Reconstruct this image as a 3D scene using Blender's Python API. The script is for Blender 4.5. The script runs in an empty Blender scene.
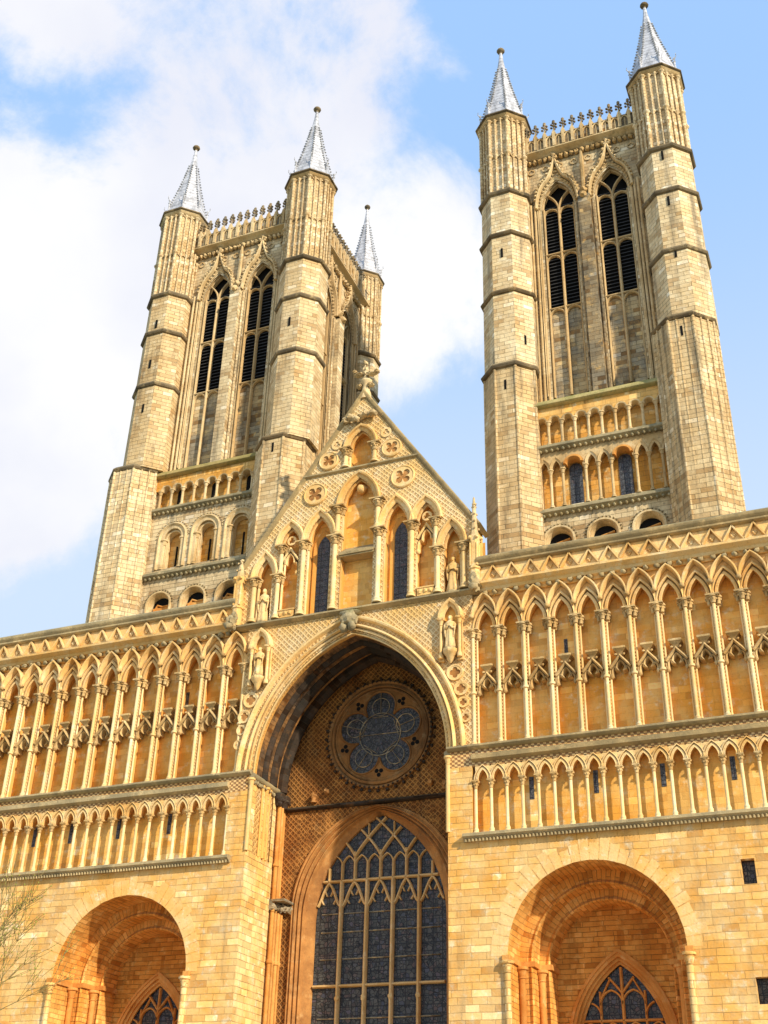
import bpy, bmesh, math, random
from mathutils import Vector, Matrix, noise as mnoise
random.seed(7)
PI = math.pi; R_ = math.radians
sc = bpy.context.scene
col = sc.collection

# ------------------------------------------------------------------ materials
def newmat(name):
    m = bpy.data.materials.new(name); m.use_nodes = True
    nt = m.node_tree; nt.nodes.clear()
    out = nt.nodes.new('ShaderNodeOutputMaterial'); b = nt.nodes.new('ShaderNodeBsdfPrincipled')
    nt.links.new(b.outputs[0], out.inputs[0])
    return m, nt, b
def N(nt, t, **k):
    n = nt.nodes.new(t)
    for a, v in k.items():
        if a.startswith('i_'):
            key = a[2:]
            n.inputs[int(key) if key.isdigit() else key.replace('_', ' ')].default_value = v
        else: setattr(n, a, v)
    return n
def mixc(nt, a, b, fac, mode='MIX'):
    n = nt.nodes.new('ShaderNodeMix'); n.data_type = 'RGBA'; n.blend_type = mode
    for sock, v in ((n.inputs[0], fac), (n.inputs[6], a), (n.inputs[7], b)):
        if isinstance(v, bpy.types.NodeSocket): nt.links.new(v, sock)
        else: sock.default_value = v if not isinstance(v, tuple) or len(v) == 4 else (*v, 1)
    return n.outputs[2]
def ramp(nt, v, a, b, lo=0.0, hi=1.0):
    n = nt.nodes.new('ShaderNodeMapRange'); n.interpolation_type = 'SMOOTHSTEP'
    nt.links.new(v, n.inputs[0]); n.inputs[1].default_value = a; n.inputs[2].default_value = b
    n.inputs[3].default_value = lo; n.inputs[4].default_value = hi
    return n.outputs[0]
def math_(nt, op, a, b=0.0, c=0.0):
    n = nt.nodes.new('ShaderNodeMath'); n.operation = op
    for s, v in zip(n.inputs, (a, b, c)):
        if isinstance(v, bpy.types.NodeSocket): nt.links.new(v, s)
        else: s.default_value = v
    return n.outputs[0]
def nz(nt, vec, scale, detail=5, rough=.6, sc3=None):
    if sc3:
        mp = nt.nodes.new('ShaderNodeMapping'); nt.links.new(vec, mp.inputs[0]); mp.inputs['Scale'].default_value = sc3; vec = mp.outputs[0]
    n = nt.nodes.new('ShaderNodeTexNoise'); nt.links.new(vec, n.inputs['Vector'])
    n.inputs['Scale'].default_value = scale; n.inputs['Detail'].default_value = detail; n.inputs['Roughness'].default_value = rough
    return n.outputs['Fac']

def stone(name, c1, c2, c3, brick=None, mortar=.6, bump=.5, grime=.35, gcol=(.16, .12, .07), lichen=.5, lcol=(.20, .19, .12), pattern=None, pscale=.3, bvar=.3, fine=.5, streak=.3, deep=None, speck=.25, ao_shade=.0, stain=.0):
    """c1 main, c2 broad patches, c3 small patches; courses in metres follow the surface UV"""
    m, nt, b = newmat(name); L = nt.links.new
    geo = nt.nodes.new('ShaderNodeNewGeometry'); uvn = nt.nodes.new('ShaderNodeUVMap'); uvn.uv_map = 'UVMap'
    P = geo.outputs['Position']; UV = uvn.outputs[0]
    c = mixc(nt, c1, c2, ramp(nt, nz(nt, P, .55, 6, .65), .38, .62))
    c = mixc(nt, c, c3, ramp(nt, nz(nt, P, 1.7, 5, .7), .52, .72))
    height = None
    if deep:                          # recess shade painted in by depth: deeper faces take a darker, warmer tone
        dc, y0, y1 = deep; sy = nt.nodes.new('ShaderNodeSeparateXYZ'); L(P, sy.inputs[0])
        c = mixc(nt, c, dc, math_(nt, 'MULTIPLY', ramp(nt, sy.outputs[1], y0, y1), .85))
    if brick:
        # wobble the coordinates a little so that courses are not ruled
        bt = nt.nodes.new('ShaderNodeTexBrick'); bt.offset = .5; bt.offset_frequency = 2; bt.squash = 1.35; bt.squash_frequency = 3
        wn = nt.nodes.new('ShaderNodeTexNoise'); L(P, wn.inputs['Vector']); wn.inputs['Scale'].default_value = 1.4; wn.inputs['Detail'].default_value = 2
        va = nt.nodes.new('ShaderNodeVectorMath'); va.operation = 'MULTIPLY_ADD'; L(wn.outputs['Color'], va.inputs[0]); va.inputs[1].default_value = (.05, .05, 0); L(UV, va.inputs[2])
        L(va.outputs[0], bt.inputs['Vector'])
        bt.inputs['Color1'].default_value = (1, 1, 1, 1); bt.inputs['Color2'].default_value = (0, 0, 0, 1); bt.inputs['Mortar'].default_value = (.5, .5, .5, 1)
        bt.inputs['Scale'].default_value = 1; bt.inputs['Mortar Size'].default_value = .014; bt.inputs['Mortar Smooth'].default_value = .4
        bt.inputs['Brick Width'].default_value = brick[0]; bt.inputs['Row Height'].default_value = brick[1]; bt.inputs['Bias'].default_value = 0
        bw = nt.nodes.new('ShaderNodeSeparateColor'); L(bt.outputs['Color'], bw.inputs[0]); rnd = bw.outputs[0]
        c = mixc(nt, c, (1 - bvar, 1 - bvar * 1.25, 1 - bvar * 1.5), ramp(nt, rnd, .45, 1.0), 'MULTIPLY')
        c = mixc(nt, c, (1.12, 1.15, 1.2), ramp(nt, rnd, .30, .0), 'MULTIPLY')
        c = mixc(nt, c, (1.15, 1.25, 1.5), math_(nt, 'MULTIPLY', ramp(nt, rnd, .07, .03), .8), 'MULTIPLY')
        c = mixc(nt, c, (.78, .66, .52), math_(nt, 'MULTIPLY', ramp(nt, rnd, .90, .95), bvar * 3.0), 'MULTIPLY')
        jn = ramp(nt, nz(nt, P, 1.1, 3), .35, .65, .35, 1.0)
        mf = math_(nt, 'MULTIPLY', math_(nt, 'MULTIPLY', bt.outputs['Fac'], mortar), jn)
        c = mixc(nt, c, (.12, .08, .04), mf)
        height = math_(nt, 'MULTIPLY', bt.outputs['Fac'], -1.2)
    if pattern:
        wv_ = nt.nodes.new('ShaderNodeTexNoise'); L(P, wv_.inputs['Vector']); wv_.inputs['Scale'].default_value = 1.8; vv = nt.nodes.new('ShaderNodeVectorMath'); vv.operation = 'MULTIPLY_ADD'; L(wv_.outputs['Color'], vv.inputs[0]); vv.inputs[1].default_value = (.10, .10, 0); L(UV, vv.inputs[2])
        mp = nt.nodes.new('ShaderNodeMapping'); L(vv.outputs[0], mp.inputs[0]); mp.inputs['Rotation'].default_value = (0, 0, R_(45)); mp.inputs['Scale'].default_value = (1 / pscale, 1 / pscale, 1)
        sx = nt.nodes.new('ShaderNodeSeparateXYZ'); L(mp.outputs[0], sx.inputs[0])
        def cell(o): return math_(nt, 'ABSOLUTE', math_(nt, 'SUBTRACT', math_(nt, 'FRACT', o), .5))
        if pattern == 'frieze':
            mp.inputs['Rotation'].default_value = (0, 0, 0)
            mx = math_(nt, 'MULTIPLY', math_(nt, 'SINE', math_(nt, 'MULTIPLY', sx.outputs[0], 6.283)), math_(nt, 'SINE', math_(nt, 'MULTIPLY_ADD', sx.outputs[1], 9.0, 1.0)))
            hole = ramp(nt, mx, -.1, .25)
            c = mixc(nt, c, (.22, .07, .03), math_(nt, 'MULTIPLY', hole, .75))
        else:
            mx = math_(nt, 'MAXIMUM', cell(sx.outputs[0]), cell(sx.outputs[1]))
            hole = math_(nt, 'MULTIPLY', ramp(nt, mx, .40, .24), ramp(nt, nz(nt, P, 2.3, 5, .7), .3, .6, .35, 1.0))
            ctr = ramp(nt, mx, .10, .04)
            c = mixc(nt, c, (.56, .31, .10) if pattern == 'diaper' else (.10, .04, .015), math_(nt, 'MULTIPLY', math_(nt, 'SUBTRACT', hole, math_(nt, 'MULTIPLY', ctr, .7)), .8))
        ph = math_(nt, 'MULTIPLY', hole, -3.0)
        height = ph if height is None else math_(nt, 'ADD', height, ph)
    if stain:                         # broad grey weathering, patchy, broken up by the courses
        sn = math_(nt, 'MULTIPLY', ramp(nt, nz(nt, P, .30, 7, .72), .50, .66), ramp(nt, nz(nt, P, 2.6, 6, .75), .35, .6))
        c = mixc(nt, c, (.50, .42, .29), math_(nt, 'MULTIPLY', sn, stain))
    # rain streaks and general dirt
    st = nz(nt, P, 1.0, 5, .65, (1.6, 1.6, .16))
    c = mixc(nt, c, gcol, math_(nt, 'MULTIPLY', ramp(nt, st, .50, .75), streak))
    gr = nz(nt, P, 3.5, 8, .75)
    c = mixc(nt, c, gcol, math_(nt, 'MULTIPLY', ramp(nt, gr, .55, .78), grime))
    sp = nt.nodes.new('ShaderNodeSeparateXYZ'); L(geo.outputs['Normal'], sp.inputs[0])
    up = math_(nt, 'MULTIPLY', ramp(nt, sp.outputs[2], .25, .8), lichen)
    c = mixc(nt, c, lcol, up)
    if ao_shade:                        # contact shade painted into the colour of hollows by occlusion, in grime tone
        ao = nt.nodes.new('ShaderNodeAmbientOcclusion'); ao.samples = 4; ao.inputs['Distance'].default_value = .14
        c = mixc(nt, c, (gcol[0] * .8, gcol[1] * .8, gcol[2] * .8), math_(nt, 'MULTIPLY', ramp(nt, ao.outputs['AO'], .72, .28), ao_shade))
    oi = nt.nodes.new('ShaderNodeObjectInfo')
    c = mixc(nt, c, (.80, .72, .60), math_(nt, 'MULTIPLY', ramp(nt, oi.outputs['Random'], .35, 1.0), .8), 'MULTIPLY')
    c = mixc(nt, c, gcol, math_(nt, 'MULTIPLY', ramp(nt, nz(nt, P, 9, 5, .7), .56, .70), speck))
    fn = nz(nt, P, 14, 6, .7)
    c = mixc(nt, c, (.72, .66, .58), math_(nt, 'MULTIPLY', ramp(nt, fn, .5, .75), fine), 'MULTIPLY')
    L(c, b.inputs['Base Color'])
    h = math_(nt, 'ADD', math_(nt, 'MULTIPLY', fn, .9), math_(nt, 'MULTIPLY', nz(nt, P, 4, 4), 1.2))
    if height is not None: h = math_(nt, 'ADD', h, height)
    bp = nt.nodes.new('ShaderNodeBump'); bp.inputs['Strength'].default_value = bump; bp.inputs['Distance'].default_value = .022
    L(h, bp.inputs['Height']); L(bp.outputs[0], b.inputs['Normal'])
    b.inputs['Roughness'].default_value = .9; b.inputs['Specular IOR Level'].default_value = .15
    return m
M = {}
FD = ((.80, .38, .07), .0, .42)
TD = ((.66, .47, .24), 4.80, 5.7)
M['ashlar'] = stone('ashlar', (.95, .62, .24), (.92, .48, .11), (.96, .80, .50), (.60, .27), .45, .9, .36, gcol=(.30, .22, .12), bvar=.16, streak=.42, speck=.32, stain=.4)
M['voussoir'] = stone('voussoir', (.95, .64, .27), (.92, .52, .15), (.96, .78, .46), None, .45, .9, .36, gcol=(.30, .22, .12), streak=.3)
M['jamb'] = stone('jamb', (.95, .68, .30), (.93, .54, .16), (.95, .80, .50), (.60, .27), .8, .8, .24, bvar=.15, streak=.24, ao_shade=0.3)
M['bay'] = stone('bay', (.95, .61, .19), (.94, .47, .08), (.96, .80, .48), (.55, .30), .16, .5, .22, gcol=(.40, .22, .07), bvar=.12, streak=.35, stain=.15)
M['carved'] = stone('carved', (.95, .68, .32), (.93, .58, .20), (.95, .78, .46), None, .5, 1.0, .45, gcol=(.24, .15, .07), lichen=.35, deep=FD, speck=.45, ao_shade=0.75)
M['shaft'] = stone('shaft', (.95, .74, .40), (.95, .66, .28), (.95, .84, .56), None, .5, .5, .25, gcol=(.3, .19, .08), lichen=.2, streak=.3, deep=((.84, .44, .10), .12, .40), speck=.3, ao_shade=0.45)
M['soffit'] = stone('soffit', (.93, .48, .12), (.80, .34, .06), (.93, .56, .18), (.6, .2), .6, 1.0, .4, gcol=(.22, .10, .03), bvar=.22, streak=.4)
M['vault'] = stone('vault', (.50, .26, .09), (.16, .105, .065), (.62, .30, .09), (.6, .2), .7, 1.0, .8, gcol=(.03, .025, .02), bvar=.3, streak=.9)  # recess shade is put into this dark brown
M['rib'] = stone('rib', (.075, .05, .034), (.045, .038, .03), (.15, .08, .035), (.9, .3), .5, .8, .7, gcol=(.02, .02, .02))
M['diaper'] = stone('diaper', (.94, .71, .38), (.92, .60, .22), (.95, .80, .54), None, .5, .8, .42, gcol=(.30, .20, .10), pattern='diaper', pscale=.20, lichen=.1, streak=.4, speck=.35, ao_shade=0.3)
M['ddiaper'] = stone('ddiaper', (.62, .30, .085), (.36, .15, .04), (.50, .27, .10), None, .5, 1.0, .6, pattern='dark', pscale=.19, gcol=(.06, .035, .022), streak=.6)  # diaper stone lowered in tone to hold the recess shade
M['frieze'] = stone('frieze', (.92, .64, .30), (.90, .52, .18), (.88, .66, .36), None, .5, 1.0, .35, pattern='frieze', pscale=.26)
M['weathered'] = stone('weathered', (.56, .43, .22), (.36, .29, .16), (.74, .56, .28), None, .5, 1.0, .7, gcol=(.12, .10, .065), lichen=.65, lcol=(.30, .28, .17), speck=.5, ao_shade=0.6)
M['wood_stone'] = stone('rosestone', (.32, .15, .05), (.15, .075, .035), (.26, .15, .07), None, .5, .9, .6, gcol=(.04, .032, .025), lichen=.2)
M['winstone'] = stone('winstone', (.84, .43, .12), (.68, .28, .06), (.84, .52, .20), None, .5, .7, .35, gcol=(.16, .08, .03), lichen=.2)
M['frame'] = stone('frame', (.58, .28, .085), (.36, .16, .05), (.62, .36, .14), None, .5, .8, .6, gcol=(.07, .045, .03), lichen=.1, streak=.5)  # window stone darkened: shade on the great window is in its colour
M['tower'] = stone('tower', (.80, .63, .36), (.62, .46, .25), (.88, .70, .40), (.60, .26), .8, 1.0, .7, gcol=(.15, .13, .09), bvar=.22, streak=.85, speck=.4, stain=.5, ao_shade=.4)
M['turret'] = stone('turret', (.88, .70, .41), (.78, .57, .29), (.94, .82, .56), (.60, .27), .85, 1.0, .6, gcol=(.22, .18, .12), bvar=.19, streak=.8, speck=.42, ao_shade=.35, stain=.35)
M['towercarved'] = stone('towercarved', (.80, .61, .33), (.62, .43, .20), (.88, .72, .44), None, .5, 1.0, .7, gcol=(.11, .09, .06), streak=.6, deep=TD, speck=.55, ao_shade=0.7)
M['towerpanel'] = stone('towerpanel', (.46, .37, .23), (.26, .23, .17), (.76, .52, .22), (.6, .28), .6, 1.0, .7, gcol=(.085, .08, .065), streak=.9, speck=.4)
M['towerwarm'] = stone('towerwarm', (.90, .56, .19), (.84, .42, .08), (.88, .68, .36), (.6, .3), .45, .8, .45, gcol=(.2, .12, .055), bvar=.15, streak=.45, ao_shade=0.4)
M['capstone'] = stone('capstone', (.74, .50, .21), (.50, .34, .15), (.88, .66, .34), None, .5, 1.0, .6, gcol=(.15, .10, .05), lichen=.4, lcol=(.34, .29, .16), speck=.5, ao_shade=.8)
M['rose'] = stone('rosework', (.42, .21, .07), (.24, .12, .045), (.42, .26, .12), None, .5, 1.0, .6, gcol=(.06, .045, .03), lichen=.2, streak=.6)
M['mullionstone'] = stone('mullionstone', (.80, .56, .26), (.66, .42, .16), (.84, .64, .36), None, .5, .7, .4, gcol=(.22, .15, .08), lichen=.2)
M['blindp'] = stone('blindp', (.64, .47, .24), (.34, .29, .20), (.84, .58, .24), (.6, .28), .7, 1.0, .6, gcol=(.11, .10, .075), streak=.85, speck=.4)
M['string'] = stone('string', (.28, .21, .12), (.14, .11, .07), (.55, .41, .21), None, .5, .9, .5, gcol=(.06, .05, .035), lichen=.5, lcol=(.26, .23, .13))
M['corbel'] = stone('corbel', (.42, .34, .19), (.26, .22, .13), (.60, .48, .27), None, .5, 1.0, .6, gcol=(.08, .08, .05), lichen=.7, lcol=(.22, .22, .10))
M['moss'] = stone('moss', (.34, .30, .12), (.58, .46, .20), (.22, .23, .08), None, .5, 1.0, .7, gcol=(.12, .11, .055), lichen=.5, lcol=(.36, .34, .12), speck=.6)

def simple(name, c, rough=.6, metal=0., spec=.3):
    m, nt, b = newmat(name); b.inputs['Base Color'].default_value = (*c, 1); b.inputs['Roughness'].default_value = rough; b.inputs['Metallic'].default_value = metal; b.inputs['Specular IOR Level'].default_value = spec
    return m, nt, b
def glassmat(name, s, a, b2, lead=.08, lw=.045):
    m, nt, b = newmat(name); L = nt.links.new
    uvn = nt.nodes.new('ShaderNodeUVMap'); uvn.uv_map = 'UVMap'; UV = uvn.outputs[0]
    vo = nt.nodes.new('ShaderNodeTexVoronoi'); vo.inputs['Scale'].default_value = s; L(UV, vo.inputs['Vector'])
    hs = nt.nodes.new('ShaderNodeSeparateColor'); L(vo.outputs['Color'], hs.inputs[0])
    c = mixc(nt, a, b2, hs.outputs[0])
    c = mixc(nt, c, (.16, .10, .09), ramp(nt, hs.outputs[1], .8, .95, 0, .5))
    c = mixc(nt, c, (.08, .09, .14), ramp(nt, hs.outputs[2], .85, .97, 0, .5))
    c = mixc(nt, c, (.20, .20, .19), ramp(nt, nz(nt, UV, 2.2, 6, .7), .6, .8, 0, .5))
    vd = nt.nodes.new('ShaderNodeTexVoronoi'); vd.feature = 'DISTANCE_TO_EDGE'; vd.inputs['Scale'].default_value = s; L(UV, vd.inputs['Vector'])
    c = mixc(nt, c, (.015, .015, .018), ramp(nt, vd.outputs[0], lead, lead * .4))
    br = nt.nodes.new('ShaderNodeTexBrick'); L(UV, br.inputs['Vector']); br.offset = 0
    br.inputs['Scale'].default_value = 1; br.inputs['Brick Width'].default_value = .42; br.inputs['Row Height'].default_value = .36; br.inputs['Mortar Size'].default_value = .018
    c = mixc(nt, c, (.02, .02, .022), br.outputs['Fac'])
    L(c, b.inputs['Base Color']); b.inputs['Roughness'].default_value = .3; b.inputs['Specular IOR Level'].default_value = .22
    bp = nt.nodes.new('ShaderNodeBump'); bp.inputs['Strength'].default_value = .5; bp.inputs['Distance'].default_value = .02
    L(hs.outputs[0], bp.inputs['Height']); L(bp.outputs[0], b.inputs['Normal'])
    return m
M['glass'] = glassmat('glass', 6.0, (.050, .049, .045), (.115, .110, .098))
M['lancetglass'] = glassmat('lancetglass', 9.0, (.075, .078, .084), (.125, .128, .13))
m, nt, b = simple('slat', (.05, .048, .045), .7); M['slat'] = m
m, nt, b = simple('dark', (.012, .011, .010), .9, 0, .1); M['dark'] = m  # flat near-black standing in for the shade inside openings
m, nt, b = newmat('lead'); L = nt.links.new
geo = nt.nodes.new('ShaderNodeNewGeometry'); P = geo.outputs['Position']
c = mixc(nt, (.64, .64, .66), (.36, .36, .37), ramp(nt, nz(nt, P, 3, 6, .7, (1, 1, .4)), .4, .65))
wv = nt.nodes.new('ShaderNodeSeparateXYZ'); L(P, wv.inputs[0])
ln = ramp(nt, math_(nt, 'ABSOLUTE', math_(nt, 'SUBTRACT', math_(nt, 'FRACT', math_(nt, 'MULTIPLY', wv.outputs[2], 2.6)), .5)), .10, .03)
c = mixc(nt, c, (.20, .19, .19), math_(nt, 'MULTIPLY', ln, .55))
L(c, b.inputs['Base Color']); b.inputs['Roughness'].default_value = .55; b.inputs['Metallic'].default_value = .15; M['lead'] = m
bp = nt.nodes.new('ShaderNodeBump'); bp.inputs['Strength'].default_value = .7; bp.inputs['Distance'].default_value = .03; L(ln, bp.inputs['Height']); L(bp.outputs[0], b.inputs['Normal'])

# ------------------------------------------------------------------ mesh builder
class MB:
    def __init__(s): s.v = []; s.f = []; s.uv = []
    def add(s, vs, fs, uvs=None, T=None):
        o = len(s.v)
        s.v += [tuple(T(p)) if T else tuple(p) for p in vs]
        for i, f in enumerate(fs):
            s.f.append(tuple(o + k for k in f)); s.uv.append(uvs[i] if uvs else None)
    def box(s, x0, x1, y0, y1, z0, z1, T=None):
        vs = [(x, y, z) for x in (x0, x1) for y in (y0, y1) for z in (z0, z1)]
        s.add(vs, [(0, 1, 3, 2), (4, 6, 7, 5), (0, 4, 5, 1), (2, 3, 7, 6), (0, 2, 6, 4), (1, 5, 7, 3)], None, T)
    def prism(s, pts, y0, y1, T=None):
        n = len(pts); vs = [(x, y0, z) for x, z in pts] + [(x, y1, z) for x, z in pts]
        s.add(vs, [tuple(range(n)), tuple(range(2 * n - 1, n - 1, -1))] + [(i, i + n, (i + 1) % n + n, (i + 1) % n) for i in range(n)], None, T)
    def plate(s, xs, lo, hi, y, T=None):
        for a, c in zip(xs, xs[1:]):
            z = [lo(a), lo(c), hi(c), hi(a)]
            if z[3] - z[0] < 1e-4 and z[2] - z[1] < 1e-4: continue
            s.add([(a, y, z[0]), (c, y, z[1]), (c, y, z[2]), (a, y, z[3])], [(0, 1, 2, 3)], None, T)
    def over(s, path, top, y, T=None):          # the wall above an arch curve
        for (a, za), (c, zc) in zip(path, path[1:]):
            if abs(a - c) < 1e-6: continue
            ta = top(a) if callable(top) else top; tc = top(c) if callable(top) else top
            s.add([(a, y, za), (c, y, zc), (c, y, tc), (a, y, ta)], [(0, 1, 2, 3)], None, T)
    def mould(s, path, prof, closed=False, T=None, swap=True):
        n = len(path); st = []; acc = 0
        for i, (x, z) in enumerate(path):
            a = path[i - 1] if (i > 0 or closed) else None; c = path[(i + 1) % n] if (i < n - 1 or closed) else None
            d = []
            if a: d.append(Vector((x - a[0], z - a[1])).normalized())
            if c: d.append(Vector((c[0] - x, c[1] - z)).normalized())
            t = sum(d, Vector((0, 0)))
            if t.length < 1e-6: t = d[0]
            t.normalize(); k = 1 / max(.45, t.dot(d[0])); nn = Vector((-t.y, t.x)) * k
            if a and i > 0: acc += math.hypot(x - a[0], z - a[1])
            st.append((x, z, nn, acc))
        if closed: st.append((st[0][0], st[0][1], st[0][2], acc + math.hypot(path[0][0] - path[-1][0], path[0][1] - path[-1][1])))
        pl = [0]
        for p, q in zip(prof, prof[1:]): pl.append(pl[-1] + math.hypot(p[0] - q[0], p[1] - q[1]))
        m = len(prof); vs = [(x + nn.x * r, y, z + nn.y * r) for x, z, nn, _ in st for r, y in prof]
        fs = []; uvs = []
        for i in range(len(st) - 1):
            for j in range(m - 1):
                fs.append((i * m + j, i * m + j + 1, (i + 1) * m + j + 1, (i + 1) * m + j))
                u0, u1 = st[i][3], st[i + 1][3]; v0, v1 = pl[j], pl[j + 1]
                q = [(u0, v0), (u0, v1), (u1, v1), (u1, v0)]
                uvs.append([(b_, a_) for a_, b_ in q] if swap else q)
        if not closed and len(prof) > 2:
            fs.append(tuple(range(m))); uvs.append(None); e = (len(st) - 1) * m
            fs.append(tuple(range(e + m - 1, e - 1, -1))); uvs.append(None)
        s.add(vs, fs, uvs, T)
    def lathe(s, x, y, prof, seg=10, rot=0., T=None, sx=1., sy=1.):
        vs = []; 
        for r, z in prof:
            for k in range(seg):
                a = rot + 2 * PI * k / seg; vs.append((x + r * sx * math.cos(a), y + r * sy * math.sin(a), z))
        fs = []
        for i in range(len(prof) - 1):
            for k in range(seg):
                k2 = (k + 1) % seg; fs.append((i * seg + k, i * seg + k2, (i + 1) * seg + k2, (i + 1) * seg + k))
        fs.append(tuple(range(seg - 1, -1, -1))); e = (len(prof) - 1) * seg; fs.append(tuple(range(e, e + seg)))
        s.add(vs, fs, None, T)
    def bar(s, path, w, y0, y1, T=None):        # stone bar following a 2-D path, pointed section
        s.mould(path, [(w / 2, y1), (w / 2, y0 + w * .45), (w * .18, y0), (-w * .18, y0), (-w / 2, y0 + w * .45), (-w / 2, y1)], T=T)
    def beads(s, path, r, y, step, size, T=None):
        pts = resample(path, step)
        for i in range(len(pts)):
            x, z = pts[i]; a = pts[max(0, i - 1)]; c = pts[min(len(pts) - 1, i + 1)]
            t = Vector((c[0] - a[0], c[1] - a[1]))
            if t.length < 1e-6: continue
            t.normalize(); n = Vector((-t.y, t.x)); cx, cz = x + n.x * r, z + n.y * r; h = size
            vs = [(cx + t.x * h, y, cz + t.y * h), (cx + n.x * h, y, cz + n.y * h), (cx - t.x * h, y, cz - t.y * h), (cx - n.x * h, y, cz - n.y * h), (cx, y - h * .9, cz)]
            s.add(vs, [(0, 1, 4), (1, 2, 4), (2, 3, 4), (3, 0, 4)], None, T)
    def blob(s, x, y, z, rx, ry, rz, seed=0, amp=.35, sub=2, freq=2.2, T=None):
        bm = bmesh.new(); bmesh.ops.create_icosphere(bm, subdivisions=sub, radius=1)
        vs = []
        for v in bm.verts:
            k = 1 + amp * mnoise.noise(v.co * freq + Vector((seed * 7.3, seed * 3.1, seed)))
            vs.append((x + v.co.x * rx * k, y + v.co.y * ry * k, z + v.co.z * rz * k))
        fs = [tuple(v.index for v in f.verts) for f in bm.faces]; bm.free(); s.add(vs, fs, None, T)
    def tube(s, pts, rad, seg=6, T=None):
        vs = []; fs = []; up = Vector((0, 0, 1))
        P_ = [Vector(p) for p in pts]; n = len(P_)
        for i in range(n):
            d = (P_[min(i + 1, n - 1)] - P_[max(i - 1, 0)]).normalized()
            a = d.cross(up); a = a.normalized() if a.length > 1e-3 else Vector((1, 0, 0)); c = d.cross(a)
            r = rad[i] if isinstance(rad, (list, tuple)) else rad
            for k in range(seg):
                t = 2 * PI * k / seg; vs.append(tuple(P_[i] + a * math.cos(t) * r + c * math.sin(t) * r))
        for i in range(n - 1):
            for k in range(seg):
                k2 = (k + 1) % seg; fs.append((i * seg + k, i * seg + k2, (i + 1) * seg + k2, (i + 1) * seg + k))
        fs.append(tuple(range(seg))); fs.append(tuple(range((n - 1) * seg, n * seg)))
        s.add(vs, fs, None, T)
    def foilplate(s, xc, zc, R, n, d, r, cr, y, rot=0., N_=72, depth=.12):
        ins = []; out = []
        for i in range(N_):
            t = 2 * PI * i / N_; rr = foil_r(t, n, d, r, cr, rot)
            ins.append((xc + rr * math.cos(t), zc + rr * math.sin(t))); out.append((xc + R * math.cos(t), zc + R * math.sin(t)))
        vs = [(x, y, z) for x, z in ins] + [(x, y, z) for x, z in out] + [(x, y + depth, z) for x, z in ins]
        fs = []
        for i in range(N_):
            j = (i + 1) % N_; fs.append((i, j, N_ + j, N_ + i)); fs.append((i, j, 2 * N_ + j, 2 * N_ + i))
        s.add(vs, fs)
    def build(s, name, mat, parent=None, smooth=35, loc=None, label=None, M4=None):
        me = bpy.data.meshes.new(name); me.from_pydata(s.v, [], s.f); me.validate(clean_customdata=False); me.update()
        bm = bmesh.new(); bm.from_mesh(me); bmesh.ops.recalc_face_normals(bm, faces=bm.faces); bm.to_mesh(me); bm.free()
        uvl = me.uv_layers.new(name='UVMap').data
        same = len(me.polygons) == len(s.f)
        for p in me.polygons:
            ex = s.uv[p.index] if same else None
            if ex and len(ex) == p.loop_total:
                # loop order may be flipped by the normal pass: match by vertex
                idx = {v: ex[k] for k, v in enumerate(s.f[p.index])}
                for li in p.loop_indices: uvl[li].uv = idx.get(me.loops[li].vertex_index, (0, 0))
                continue
            n = p.normal; t = Vector((0, 0, 1)).cross(n)
            t = t.normalized() if t.length > .15 else Vector((1, 0, 0)); bb = n.cross(t)
            for li in p.loop_indices:
                co = me.vertices[me.loops[li].vertex_index].co; uvl[li].uv = (co.dot(t), co.dot(bb))
        if smooth:
            me.polygons.foreach_set('use_smooth', [True] * len(me.polygons)); me.set_sharp_from_angle(angle=R_(smooth))
        me.materials.append(M[mat]); me.update()
        o = bpy.data.objects.new(name, me); col.objects.link(o)
        if parent: o.parent = parent
        if loc: o.location = loc
        if M4: o.matrix_local = M4
        if label: o['label'] = label
        return o
def foil_r(t, n, d, r, cr, rot):
    best = cr
    for k in range(n):
        D = t - (rot + 2 * PI * k / n); q = r * r - (d * math.sin(D)) ** 2
        if q > 0:
            v = d * math.cos(D) + math.sqrt(q)
            if v > best: best = v
    return best
def resample(path, step):
    L_ = [0]
    for a, c in zip(path, path[1:]): L_.append(L_[-1] + math.hypot(c[0] - a[0], c[1] - a[1]))
    n = max(1, int(L_[-1] / step)); out = []; j = 0
    for i in range(n):
        t = (i + .5) * L_[-1] / n
        while j < len(L_) - 2 and L_[j + 1] < t: j += 1
        k = (t - L_[j]) / max(1e-9, L_[j + 1] - L_[j]); a, c = path[j], path[j + 1]
        out.append((a[0] + (c[0] - a[0]) * k, a[1] + (c[1] - a[1]) * k))
    return out
def pointed(xc, hw, zs, za, n=10):
    h = za - zs; R = (hw * hw + h * h) / (2 * hw); cx = xc - hw + R
    a1 = math.atan2(h, hw - R) if True else 0
    left = [(cx + R * math.cos(PI + (a1 - PI) * i / n), zs + R * math.sin(PI + (a1 - PI) * i / n)) for i in range(n + 1)]
    left[-1] = (xc, za)
    return left + [(2 * xc - x, z) for x, z in left[-2::-1]]
def rounded(xc, hw, zs, h=None, n=16):
    h = h or hw
    return [(xc - hw * math.cos(PI * i / n), zs + h * math.sin(PI * i / n)) for i in range(n + 1)]
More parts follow.
